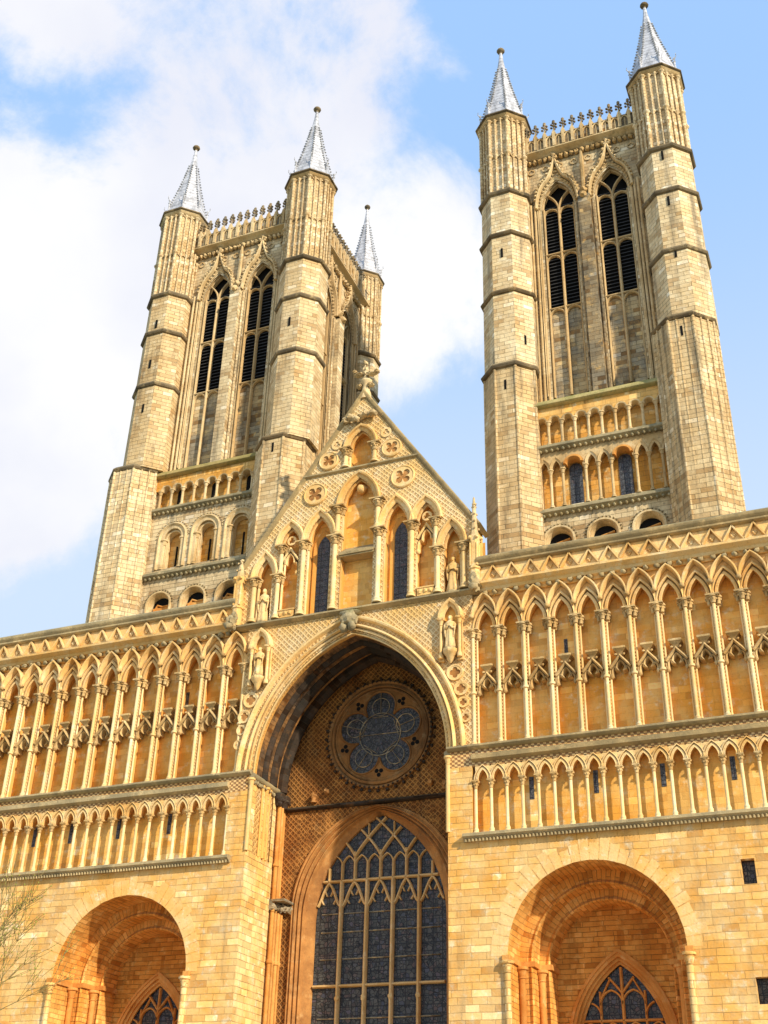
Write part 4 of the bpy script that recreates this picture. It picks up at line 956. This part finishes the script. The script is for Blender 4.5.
def tower_face(parent, M4, dz, left, detail=True):
    """one side of a tower in a frame where x runs along the wall, y into it, z up; wall plane y=-5.4"""
    Y = -5.4
    U = 4.3
    zsill = 39.0 + dz; z3b = 36.55 + dz; zstr2 = 36.1 + dz + (.25 if left else 0); z2b = 32.7 + (.6 if left else 0); zstr3 = 32.2 + (.5 if left else 0)
    kids = []
    def B(mb, name, mat, sm=40, par=None):
        o = mb.build(name, mat, par or parent, sm, M4=M4 if par is None else None); return o
    def hb(name, mat, prof, par=None):
        mb = MB(); n = len(prof); vs = [(x, y, z) for x in (-U, U) for y, z in prof]
        mb.add(vs, [(j, j + 1, n + j + 1, n + j) for j in range(n - 1)]); return B(mb, name, mat, 40, par)
    # body: lowest wall with three round arches, middle stage, upper blind arcade
    mb = MB(); low = [(-2.25, .68), (0.0, .68), (2.25, .68)]
    zl = 30.75 + (.25 if left else 0); off = -.35 if not left else -.32
    prev = -U
    for c, r in low:
        c += off; mb.plate([prev, c - r], lambda x: 26, lambda x: zstr3, Y); mb.over(rounded(c, r, zl, r), zstr3, Y); prev = c + r
        mb.mould([(c - r, 27)] + rounded(c, r, zl, r) + [(c + r, 27)], [(0, Y), (0, Y + .9)])
    mb.plate([prev, U], lambda x: 26, lambda x: zstr3, Y)
    if left: big = [(-2.2, .64, 35.3), (0.0, .66, 35.4), (2.2, .66, 35.45)]; 
    else: big = [(-1.60, .40, 35.0), (.95, .42, 35.0)]
    prev = -U
    if left:
        for c, r, z in big:
            mb.plate([prev, c - r], lambda x: zstr3, lambda x: zstr2, Y); mb.over(rounded(c, r, z, r * 1.05), zstr2, Y); mb.plate([c - r, c + r], lambda x: zstr3, lambda x: z2b, Y); prev = c + r
        mb.plate([prev, U], lambda x: zstr3, lambda x: zstr2, Y)
    else:
        mb.plate([-U, U], lambda x: zstr3, lambda x: z2b, Y)
    # upper wall recessed behind the belfry openings
    YB = Y + .55; ztop = 58.0
    wins = [(-1.62, .98), (1.62, .98)]; za, zsp = 55.9, 54.0; zb = 40.0 + dz * .8
    prev = -U
    for c, hw in wins:
        mb.plate([prev, c - hw], lambda x: zsill, lambda x: ztop, YB); mb.over(pointed(c, hw, zsp, za, 10), ztop, YB); prev = c + hw
    mb.plate([prev, U], lambda x: zsill, lambda x: ztop, YB)
    body = B(mb, 'tower_wall', 'tower', 0)
    body['label'] = 'wall of the left tower with three large round niches' if left else 'wall of the right tower with two glazed round headed windows'
    mb = MB()                                       # inner core, closes the tower off
    mb.box(-U, U, Y + 1.3, Y + 1.4, 26, 58.4)
    B(mb, 'core_wall', 'dark', 0, body)
    # lowest arches
    for c, r in low:
        c += off; mb = MB(); p = rounded(c, r, zl, r)
        mb.mould([(c - r, 27.4)] + p + [(c + r, 27.4)], [(.16, Y), (.15, Y - .10), (.06, Y - .10), (0, Y + .02), (-.10, Y + .25), (-.10, Y + .5)])
        o = B(mb, 'round_arch', 'towercarved', 40)
        if True:
            mb = MB(); p2 = [(c - r + .08, 27.4)] + rounded(c, r - .08, zl, r - .08) + [(c + r - .08, 27.4)]; mb.add([(x, Y + .36, z) for x, z in p2], [tuple(range(len(p2)))]); B(mb, 'opening', 'dark', 0, o)  # dark sheet set in the arch in place of interior shade
            mb = MB()
            for i in range(15): a = PI * (i + .5) / 15; mb.blob(c + (r + .24) * math.cos(a), Y - .03, zl + (r + .24) * math.sin(a), .05, .07, .05, i, .2, 1)
            B(mb, 'billet', 'corbel', 40, o)
            mb = MB(); mb.bar([(c - .5, zl - .35), (c - .2, zl + .1), (c + .1, zl - .02), (c + .5, zl + .0)], .1, Y + .2, Y + .34) if left else mb.bar([(c - .5, zl - .1), (c + .5, zl + .15)], .12, Y + .2, Y + .34)
            mb.box(c - .50, c + .50, Y + .26, Y + .352, 29, zl - .05); B(mb, 'inner_arch', 'winstone', 0, o)
    # corbelled strings
    for z, n in ((zstr2, 'corbel_table'), (zstr3, 'corbel_table')):
        o = hb(n, 'corbel', [(Y + .1, z - .02), (Y - .12, z), (Y - .28, z + .14), (Y - .28, z + .24), (Y - .18, z + .36), (Y + .4, z + .46)])
        x = -U + .12; k0 = None
        while x < U:
            if k0 is None: mb = MB(); mb.blob(0, 0, 0, .08, .12, .10, 3, .5, 2, 3); k = k0 = mb.build('corbel', 'corbel', o, 60)
            else: k = k0.copy(); col.objects.link(k)
            k.location = (x, Y - .14, z - .02); x += .30
    # middle stage
    if left:
        for c, r, z in big:
            mb = MB(); p = [(c - r, z2b)] + rounded(c, r, z, r * 1.05, 18) + [(c + r, z2b)]
            mb.mould(p, [(.34, Y), (.33, Y - .08), (.24, Y - .12), (.14, Y - .02)] + rolls(.10, Y - .02, -.14, Y + .3, 2, .6) + [(-.14, Y + .6)])
            o = B(mb, 'round_arch', 'towercarved', 40)
            mb = MB(); mb.add([(x, Y + .62, zz) for x, zz in p], [tuple(range(len(p)))]); B(mb, 'niche_back', 'towerwarm', 0, o)
            mb = MB()
            for k in (0,): mb.box(c - .05, c + .05, Y + .57, Y + .625, z - 1.1, z - .3); mb.box(c - .05, c + .05, Y + .57, Y + .625, z2b + .35, z2b + 1.1)
            B(mb, 'slit_window', 'dark', 0, o)
            mb = MB()
            for i in range(17): a = PI * (i + .5) / 17; mb.blob(c + (r + .46) * math.cos(a), Y - .02, z + (r + .46) * math.sin(a), .05, .06, .05, i, .2, 1)
            B(mb, 'billet', 'towercarved', 40, o)
            for k in (-1, 1):
                mb = MB(); xx = c + k * (r - .02)
                mb.lathe(xx, Y + .12, BASE(z2b, z2b + .25, .10) + [(.10, z - .4)], 10); mb.lathe(xx, Y + .12, CAPITAL(z - .4, z - .02, .11), 10); B(mb, 'column', 'towercarved', 40, o)
    else:
        xs = [-3.5, -2.86, -2.22, -1.02, -.36, .30, 1.56, 2.22, 2.88, 3.5]
        heads = [(-3.18, 0), (-2.54, 0), (-1.62, 1), (-.69, 0), (-.03, 0), (.93, 1), (1.89, 0), (2.55, 0), (3.2, 0)]
        mb = MB(); mb.plate([-U, U], lambda x: z2b, lambda x: zstr2 + .05, Y + .45); bw_ = B(mb, 'arcade_wall', 'towerwarm', 0)
        mb = MB(); prev = -U
        for c, kd in heads:
            hw = .25 if not kd else .46; a = pointed(c, hw, 35.0, 35.55, 6) if not kd else rounded(c, hw, 35.12, .42, 12)
            mb.plate([prev, c - hw], lambda x: 34.95, lambda x: zstr2 + .05, Y); mb.over(a, zstr2 + .05, Y); prev = c + hw
        mb.plate([prev, U], lambda x: 34.95, lambda x: zstr2 + .05, Y); ap = B(mb, 'arcade_plate', 'towercarved', 0)
        for c, kd in heads:
            hw = .25 if not kd else .46; a = pointed(c, hw, 35.0, 35.55, 6) if not kd else rounded(c, hw, 35.12, .42, 12)
            mb = MB(); mb.mould(a, [(.09, Y), (.08, Y - .05)] + rolls(.06, Y - .02, 0, Y + .12, 1, .6) + [(0, Y + .45)]); o = B(mb, 'arcade_arch', 'towercarved', 40)
            if kd:
                mb = MB(); mb.mould(rounded(c, hw, 35.12, .42, 14), [(.06, Y - .02), (.05, Y - .16), (-.06, Y - .18), (-.10, Y - .04), (-.12, Y + .4)]); B(mb, 'hood', 'winstone', 40, o)
                p = [(c - .34, z2b)] + rounded(c, .34, 35.02, .34, 12) + [(c + .34, z2b)]
                mb = MB(); mb.add([(x, Y + .40, z) for x, z in p], [tuple(range(len(p)))]); B(mb, 'glass', 'lancetglass', 0, o)
        for x in xs:
            mb = MB(); mb.lathe(x, Y + .06, BASE(z2b, z2b + .2, .075) + [(.075, 34.7)] , 10); mb.lathe(x, Y + .06, CAPITAL(34.66, 34.98, .08), 10); B(mb, 'column', 'towercarved', 40)
    # upper blind arcade
    n3 = 9 if left else 10; span = 7.1 if not left else 7.0; w3 = span / n3; zh = 38.02 + dz
    mb = MB(); mb.plate([-U, U], lambda x: zstr2, lambda x: zsill + .1, Y + .45); B(mb, 'arcade_wall', 'towerwarm', 0)
    mb = MB(); prev = -U; hw = w3 / 2 - .11
    for i in range(n3):
        c = -span / 2 + w3 * (i + .5); mb.plate([prev, c - hw], lambda x: zh, lambda x: zsill + .05, Y); mb.over(rounded(c, hw, zh, hw, 8), zsill + .05, Y); prev = c + hw
    mb.plate([prev, U], lambda x: zh, lambda x: zsill + .05, Y); B(mb, 'arcade_plate', 'towerwarm', 0)
    first = None
    for i in range(n3):
        c = -span / 2 + w3 * (i + .5); mb = MB(); mb.mould(rounded(c, hw, zh, hw, 10), [(.07, Y), (.06, Y - .05), (0, Y - .03), (-.03, Y + .08), (-.03, Y + .45)]); o = B(mb, 'arcade_arch', 'towercarved', 40)
        if left and i in (1, 4, 7): mb = MB(); p = [(c - hw * .7, z3b + .2)] + rounded(c, hw * .7, zh - .05, hw * .7, 8) + [(c + hw * .7, z3b + .2)]; mb.add([(x, Y + .44, z) for x, z in p], [tuple(range(len(p)))]); B(mb, 'opening', 'dark', 0, o)
        x = c - w3 / 2; mb = MB(); mb.lathe(x, Y + .06, BASE(zstr2 + .42, zstr2 + .62, .08) + [(.08, zh - .3)], 10); mb.lathe(x, Y + .06, CAPITAL(zh - .3, zh, .085), 10); B(mb, 'column', 'towercarved', 40, o)
    # mossy sloping sill
    hb('sill', 'moss', [(Y + .2, zsill - .12), (Y - .18, zsill - .10), (Y - .28, zsill - .02), (Y - .28, zsill + .05), (Y - .1, zsill + .32), (YB + .2, zsill + .95)])
    # belfry windows
    for c, hw in wins:
        sp = pointed(c, hw, zsp, za, 12); pth = [(c - hw, zb)] + sp + [(c + hw, zb)]
        mb = MB(); mb.mould(pth, [(.30, YB - .02), (.26, YB - .12)] + rolls(.22, YB - .06, -.02, YB + .34, 3, .55) + [(0, YB + .55)])
        o = B(mb, 'belfry_window', 'towercarved', 40)
        zlo, zt2, zmid = 45.75 + .45, 54.0, 50.3
        lx = (c - hw * .5, c + hw * .5); lw = hw * .5 - .06
        def inw(x, z, c=c, hw=hw, sp=sp):
            if abs(x - c) > hw - .02: return False
            if z < zsp: return True
            for (a, za_), (b_, zb_) in zip(sp, sp[1:]):
                if a <= x <= b_ and b_ > a: return z < za_ + (zb_ - za_) * (x - a) / (b_ - a) + .03
            return False
        mb = MB(); ya, yb = YB + .14, YB + .34
        clipbar(mb, dense([(c, zb), (c, zsp - .1)], .5), .16, ya - .03, yb, inw)
        for x in (c - hw + .06, c + hw - .06): mb.bar([(x, zb), (x, zsp)], .12, ya, yb)
        for z in (zmid, zlo):
            mb.bar([(c - hw + .02, z), (c + hw - .02, z)], .14, ya - .02, yb)
        for x in lx:
            for z in (zmid - .1, zt2 - .1, zlo - .05):
                hd = pointed(x, lw, z - .45, z, 6); mb.bar(hd, .09, ya + .02, yb)
                mb.over([(q[0], q[1]) for q in hd], z + .02, ya + .1) 
        for k in (-1, 1):
            Rr = 1.9; clipbar(mb, [(c + k * (Rr - Rr * math.cos(t)), zsp - .35 + Rr * math.sin(t)) for t in [j * .05 for j in range(30)]], .11, ya - .02, yb, inw)
            pass
        B(mb, 'tracery', 'towercarved', 40, o)
        mb = MB(); z = zlo + .12
        while z < 54.2:
            if not (zmid - .12 < z < zmid + .06):
                mb.add([(c - hw, YB + .32, z), (c + hw, YB + .32, z), (c + hw, YB + .50, z + .14), (c - hw, YB + .50, z + .14), (c - hw, YB + .32, z + .05), (c + hw, YB + .32, z + .05)], [(0, 1, 2, 3), (0, 1, 5, 4), (4, 5, 2, 3)])
            z += .26
        B(mb, 'louvres', 'slat', 0, o)
        mb = MB(); mb.add([(x, YB + .62, z) for x, z in pth], [tuple(range(len(pth)))]); B(mb, 'opening', 'dark', 0, o)
        mb = MB(); mb.plate([c - hw, c + hw], lambda x: zb - .4, lambda x: zlo, YB + .36); B(mb, 'blind_panel', 'blindp', 0, o)
        # ogee hood with crockets
        og = []
        for i in range(15):
            t = i / 14
            if t < .65: a = t / .65; og.append((c - (hw + .30) * math.cos(a * 1.12), zsp - .2 + (za - zsp + .42) * math.sin(a * 1.22)))
            else: a = (t - 9 / 14) / (5 / 14); x0, z0 = og[9]; og.append((c + (x0 - c) * (1 - a) ** 1.5, z0 + (57.95 - z0) * a ** 1.1))
        og = og + [(2 * c - x, z) for x, z in og[-2::-1]]
        mb = MB(); mb.mould(og, [(.02, YB - .02), (.06, YB - .30), (.0, YB - .36), (-.08, YB - .32), (-.12, YB - .02)]); mb.beads(og, -.2, YB - .10, .27, .10)
        mb.blob(c, YB - .25, 57.95, .14, .14, .2, c, .5, 1)
        for q in og[2:-2]: mb.blob(q[0] + (.07 if q[0] > c else -.07), YB - .28, q[1] + .10, .11, .12, .11, q[0], .7, 1)
        B(mb, 'ogee_hood', 'towercarved', 40, o)
    for c, w in ((0.05, .72),):                     # buttress between the windows, and wall shafts
        mb = MB(); mb.box(c - w / 2, c + w / 2, YB - .5, YB, zsill + .3, 53.6); mb.add([(c - w / 2, YB - .5, 53.6), (c + w / 2, YB - .5, 53.6), (c + w / 2, YB, 54.5), (c - w / 2, YB, 54.5)], [(0, 1, 2, 3)])
        for k in (-1, 1): mb.lathe(c + k * (w / 2 + .1), YB - .12, [(.09, zsill + .4), (.09, 53.6)], 8)
        B(mb, 'buttress', 'towerpanel' if not left else 'tower', 30)
        mb = MB(); mb.blob(c, YB - .55, 53.7, .22, .25, .25, 2, .6, 2); mb.blob(c, YB - .25, 54.3, .25, .25, .3, 5, .6, 2); mb.lathe(c, YB - .2, [(.14, 54.4), (.12, 56.6), (.16, 56.7), (.02, 58.2)], 6); B(mb, 'pinnacle', 'towercarved', 50)
    for k in (-1, 1):
        mb = MB()
        for j in range(3): mb.lathe(k * (2.78 + j * .22), YB - .02 - j * .10, [(.075, zsill + .4), (.075, 54.2)], 8)
        B(mb, 'shaft', 'towercarved', 40)
    # frieze and parapet with finials
    hb('frieze', 'towercarved', [(YB, 58.0), (Y + .42, 58.0), (Y + .3, 58.08), (Y + .22, 58.16), (Y + .02, 58.2), (Y - .05, 58.25), (Y - .05, 58.33), (Y + .02, 58.38), (Y + .4, 58.4)])
    mb = MB(); x = -3.5
    while x < 3.5: mb.blob(x, YB - .14, 57.8, .14, .2, .15, x, .7, 2, 3); x += .33
    B(mb, 'foliage_frieze', 'towercarved', 50)
    mb = MB(); mb.foilplate(0, 57.15, .24, 4, .09, .08, .06, YB - .06, 0, 32, .06); q0 = mb.build('quatrefoil', 'towercarved', body, 40, loc=(-3.1, 0, 0))
    for i in range(1, 8): q = q0.copy(); col.objects.link(q); q.location = (-3.1 + i * .88, 0, 0)
    mb = MB(); mb.plate([-U, U], lambda x: 58.35, lambda x: 59.35, Y + .1); mb.plate([-U, U], lambda x: 58.35, lambda x: 59.35, Y + .3); mb.box(-U, U, Y + .05, Y + .35, 59.3, 59.42)
    pp = B(mb, 'parapet', 'towerpanel', 0)
    n = 12
    for i in range(n):
        x = -3.2 + 6.4 * i / (n - 1); mb = MB(); mb.box(x - .09, x + .09, Y - .06, Y + .3, 58.38, 59.62); mb.prism([(x - .2, 59.3), (x + .2, 59.3), (x, 59.85)], Y - .02, Y + .3)
        if i < n - 1: mb.mould(pointed(x + .29, .19, 58.95, 59.25, 4), [(.08, Y + .1), (.06, Y - .02), (0, Y + .02), (0, Y + .1)]); mb.lathe(x + .29, Y + .1, [(.05, 58.4), (.05, 59.2)], 6)
        m_ = B(mb, 'merlon', 'towercarved', 30, pp)
    mb0 = MB(); z = 59.85
    mb0.lathe(0, Y + .14, [(.05, z - .1), (.05, z + .75)], 6); mb0.blob(0, Y + .14, z + .78, .11, .11, .17, 1, .3, 1)
    for zz, r in ((z + .28, .15), (z + .55, .14)):
        for k in range(4): a = k * PI / 2; mb0.blob(r * math.cos(a), Y + .14 + r * math.sin(a), zz, .09, .09, .075, k, .4, 1)
    f0 = None
    for i in range(n):
        x = -3.2 + 6.4 * i / (n - 1)
        if f0 is None: f0 = mb0.build('finial', 'towerpanel', parent, 50, M4=M4 @ Matrix.Translation((x, 0, 0)))
        else:
            c = f0.copy(); col.objects.link(c); c.matrix_local = M4 @ Matrix.Translation((x, 0, 0))
def Rz(a): return Matrix.Rotation(a, 4, 'Z')
for left in (False, True):
    cx = -11.65 if left else 11.62
    tr = cath; O = Matrix.Translation((cx, 10.0, 0))
    if left: tiers = [40.1, 46.35, 50.6, 53.8]
    else: tiers = [41.8, 46.8, 51.2, 54.6]
    dz = .72 if left else 0.
    tower_face(tr, O, dz, left)
    tower_face(tr, O @ Rz(PI / 2), dz, left)
    for a in (PI, -PI / 2):
        mb = MB(); mb.plate([-4.3, 4.3], lambda x: 26, lambda x: 59.4, -5.0); mb.build('tower_wall', 'tower', tr, 0, M4=O @ Rz(a))
    mb = MB(); mb.box(-4.4, 4.4, -4.4, 4.4, 57.9, 58.2); mb.build('tower_roof', 'lead', tr, 0, M4=O)
    for i, (tx, ty) in enumerate(((-4.93, -5.0), (4.93, -5.0), (-4.93, 5.0), (4.93, 5.0))):
        front = ty < 0
        tt = tiers
        if not left and front: tt = [tiers[0] - .2 if tx < 0 else tiers[0] + .3] + tiers[1:]
        lowR = (1.64 if left else 1.56) if (abs(tx + (4.93 if left else -4.93)) < .1) else (1.54 if left else 1.42)
        sh = -.53 if (left and tx < 0) else (-.36 if left else -.08 if tx < 0 else -.22)
        bs = Matrix.Identity(4) if front else Matrix.Translation((-.35 if left else (-.75 if tx > 0 else .2), 0, 0)) @ Matrix.Diagonal((.84, .84, 1, 1))
        oct_turret(tr, O @ Matrix.Translation((tx + (0.0 if left else (.20 if tx < 0 else 0)), ty, 0)) @ bs, tt, 26.0, 61.35, sh, lowR, (not left and tx > 0) or (left and tx < 0))
mb = MB(); mb.box(-6.4, 6.4, 5.6, 40, 0, 27.5); mb.prism([(-6.4, 27.5), (6.4, 27.5), (0, 36)], 5.7, 40); mb.build('nave_roof', 'weathered', cath, 0)

# ------------------------------------------------------------------ ground and tree
m, nt, b = newmat('paving'); L = nt.links.new
geo = nt.nodes.new('ShaderNodeNewGeometry'); bt = nt.nodes.new('ShaderNodeTexBrick'); L(geo.outputs['Position'], bt.inputs['Vector'])
bt.inputs['Scale'].default_value = 1; bt.inputs['Brick Width'].default_value = .9; bt.inputs['Row Height'].default_value = .6; bt.inputs['Mortar Size'].default_value = .012
bt.inputs['Color1'].default_value = (.42, .36, .27, 1); bt.inputs['Color2'].default_value = (.34, .30, .23, 1); bt.inputs['Mortar'].default_value = (.12, .10, .08, 1)
L(mixc(nt, bt.outputs['Color'], (.22, .19, .15), ramp(nt, nz(nt, geo.outputs['Position'], .8, 6), .5, .7, 0, .6)), b.inputs['Base Color']); b.inputs['Roughness'].default_value = .85; M['paving'] = m
m, nt, b = newmat('turf'); L = nt.links.new; geo = nt.nodes.new('ShaderNodeNewGeometry')
L(mixc(nt, (.05, .085, .02), (.10, .12, .035), nz(nt, geo.outputs['Position'], 1.5, 8)), b.inputs['Base Color']); b.inputs['Roughness'].default_value = 1; M['turf'] = m
mb = MB(); mb.add([(-600, -600, 0), (600, -600, 0), (600, 600, 0), (-600, 600, 0)], [(0, 1, 2, 3)]); g = mb.build('ground', 'turf', None, 0); g['kind'] = 'structure'
mb = MB(); mb.add([(-45, -75, .004), (60, -75, .004), (60, 1, .004), (-45, 1, .004)], [(0, 1, 2, 3)]); g = mb.build('pavement', 'paving', None, 0); g['kind'] = 'structure'

m, nt, b = newmat('bark'); L = nt.links.new; geo = nt.nodes.new('ShaderNodeNewGeometry')
L(mixc(nt, (.15, .10, .035), (.30, .23, .07), nz(nt, geo.outputs['Position'], 6, 5, .6, (1, 1, .3))), b.inputs['Base Color']); b.inputs['Roughness'].default_value = .9; M['bark'] = m
m, nt, b = simple('bud', (.35, .36, .06), .7); M['bud'] = m
TX, TY = -11.9, -9.0
tree = empty('tree', (TX, TY, 0), 'bare young tree with thin yellowish twigs in front of the left wall', 'tree')
tk = MB(); bk = MB(); bd = MB(); random.seed(21)
def branch(p, d, l, r, lev):
    pts = [p.copy()]; n = 5
    for i in range(n):
        d = (d + Vector((random.uniform(-.16, .16), random.uniform(-.16, .16), random.uniform(-.03, .14)))).normalized(); p = p + d * l / n; pts.append(p.copy())
    (tk if lev == 0 else bk).tube(pts, [r * (1 - .55 * i / n) for i in range(n + 1)], 7 if lev < 2 else 4)
    if lev >= 4:
        for q in pts[1:]: 
            if random.random() < .35: bd.blob(q.x + random.uniform(-.03, .03), q.y, q.z, .022, .022, .035, random.random() * 9, .2, 1)
        return
    for k in range(4 + (lev in (1, 2, 3)) + (lev == 0) * 3):
        i = random.randint(2 if lev else 3, n); a = random.uniform(0, 2 * PI); sp = random.uniform(.35, .8)
        side = d.cross(Vector((math.cos(a), math.sin(a), .2))).normalized()
        nd = (d * math.cos(sp) + side * math.sin(sp) + Vector((0, 0, .12))).normalized()
        branch(pts[i], nd, l * random.uniform(.5, .72), max(.013, r * (1 - .55 * i / n) * .58), lev + 1)
branch(Vector((0, 0, 0)), Vector((0.05, 0, 1)), 7.0, .17, 0)
tk.build('trunk', 'bark', tree, 60); bk.build('branches', 'bark', tree, 60); bd.build('buds', 'bud', tree, 60)

# ------------------------------------------------------------------ light, sky
AZ = R_(60); EL = R_(27)       # azimuth from the wall's outward normal towards +X
sd = Vector((math.sin(AZ) * math.cos(EL), -math.cos(AZ) * math.cos(EL), math.sin(EL)))
sun = bpy.data.lights.new('sun', 'SUN'); sun.energy = 5.0; sun.angle = R_(1.2); sun.color = (1, .88, .70)
so = bpy.data.objects.new('sun', sun); col.objects.link(so); so.rotation_euler = sd.to_track_quat('Z', 'Y').to_euler()
w = bpy.data.worlds.new('World'); sc.world = w; w.use_nodes = True; nt = w.node_tree; nt.nodes.clear(); L = nt.links.new
out = nt.nodes.new('ShaderNodeOutputWorld'); bg = nt.nodes.new('ShaderNodeBackground'); L(bg.outputs[0], out.inputs[0])
sky = nt.nodes.new('ShaderNodeTexSky'); sky.sky_type = 'NISHITA'; sky.sun_disc = False; sky.sun_elevation = EL
sky.sun_rotation = math.atan2(sd.x, sd.y); sky.air_density = 1.0; sky.dust_density = .6; sky.ozone_density = 2.0
tc = nt.nodes.new('ShaderNodeTexCoord'); D = tc.outputs['Generated']
wn = nt.nodes.new('ShaderNodeTexNoise'); L(D, wn.inputs['Vector']); wn.inputs['Scale'].default_value = 4.2; wn.inputs['Detail'].default_value = 9; wn.inputs['Roughness'].default_value = .64; wn.inputs['Distortion'].default_value = .3
dens = None
def blobn(c, r):
    global dens
    vm = nt.nodes.new('ShaderNodeVectorMath'); vm.operation = 'DISTANCE'; L(D, vm.inputs[0]); vm.inputs[1].default_value = c
    v = ramp(nt, vm.outputs['Value'], r, r * .25)
    dens = v if dens is None else math_(nt, 'MAXIMUM', dens, v)
for c, r in (((-.33, .54, .775), .23), ((-.53, .571, .626), .22), ((-.40, .60, .69), .24), ((-.60, .60, .53), .2), ((-.29, .67, .68), .17), ((-.42, .44, .79), .14), ((-.7, .5, .5), .3), ((.5, .5, .6), .35), ((-.3, -.6, .6), .5), ((.5, -.7, .4), .3)): blobn(c, r)
f = math_(nt, 'ADD', math_(nt, 'MULTIPLY', dens, .95), math_(nt, 'MULTIPLY', math_(nt, 'SUBTRACT', wn.outputs['Fac'], .5), 2.2))
cf = ramp(nt, f, .34, .80)
sz = nt.nodes.new('ShaderNodeSeparateXYZ'); L(D, sz.inputs[0])
skyc = mixc(nt, sky.outputs[0], (1.0, 1.0, 1.0), 0.0)
SK = .12
blue = mixc(nt, sky.outputs[0], (3.5, 5.7, 9.3), .88)
haze = mixc(nt, blue, (6.2, 7.2, 8.3), ramp(nt, sz.outputs[2], .78, .42, .0, .75))
w2 = nt.nodes.new('ShaderNodeTexNoise'); L(D, w2.inputs['Vector']); w2.inputs['Scale'].default_value = 2.6; w2.inputs['Detail'].default_value = 7
cl = mixc(nt, haze, mixc(nt, (8.6, 8.6, 8.65), (7.0, 7.2, 8.1), ramp(nt, w2.outputs['Fac'], .36, .60)), cf)
L(cl, bg.inputs['Color']); bg.inputs['Strength'].default_value = SK

# ------------------------------------------------------------------ camera
cam = bpy.data.cameras.new('camera'); co = bpy.data.objects.new('camera', cam); col.objects.link(co); sc.camera = co
r0 = Vector((0.92539802, 0.37822282, 0.02420738)); r1 = Vector((-0.17432974, 0.48150675, -0.85892979)); r2 = Vector((-0.33652287, 0.79063187, 0.51152088))
mw = Matrix((( r0.x, -r1.x, -r2.x, 21.02), (r0.y, -r1.y, -r2.y, -46.0), (r0.z, -r1.z, -r2.z, 1.6), (0, 0, 0, 1)))
co.matrix_world = mw
cam.sensor_fit = 'VERTICAL'; cam.sensor_height = 36; cam.lens = 1183.32 / 1024 * 36; cam.clip_start = .1; cam.clip_end = 3000
sc.view_settings.view_transform = 'Standard'; sc.view_settings.look = 'None'; sc.view_settings.exposure = 0; sc.view_settings.gamma = 1
sc.render.resolution_x = 768; sc.render.resolution_y = 1024
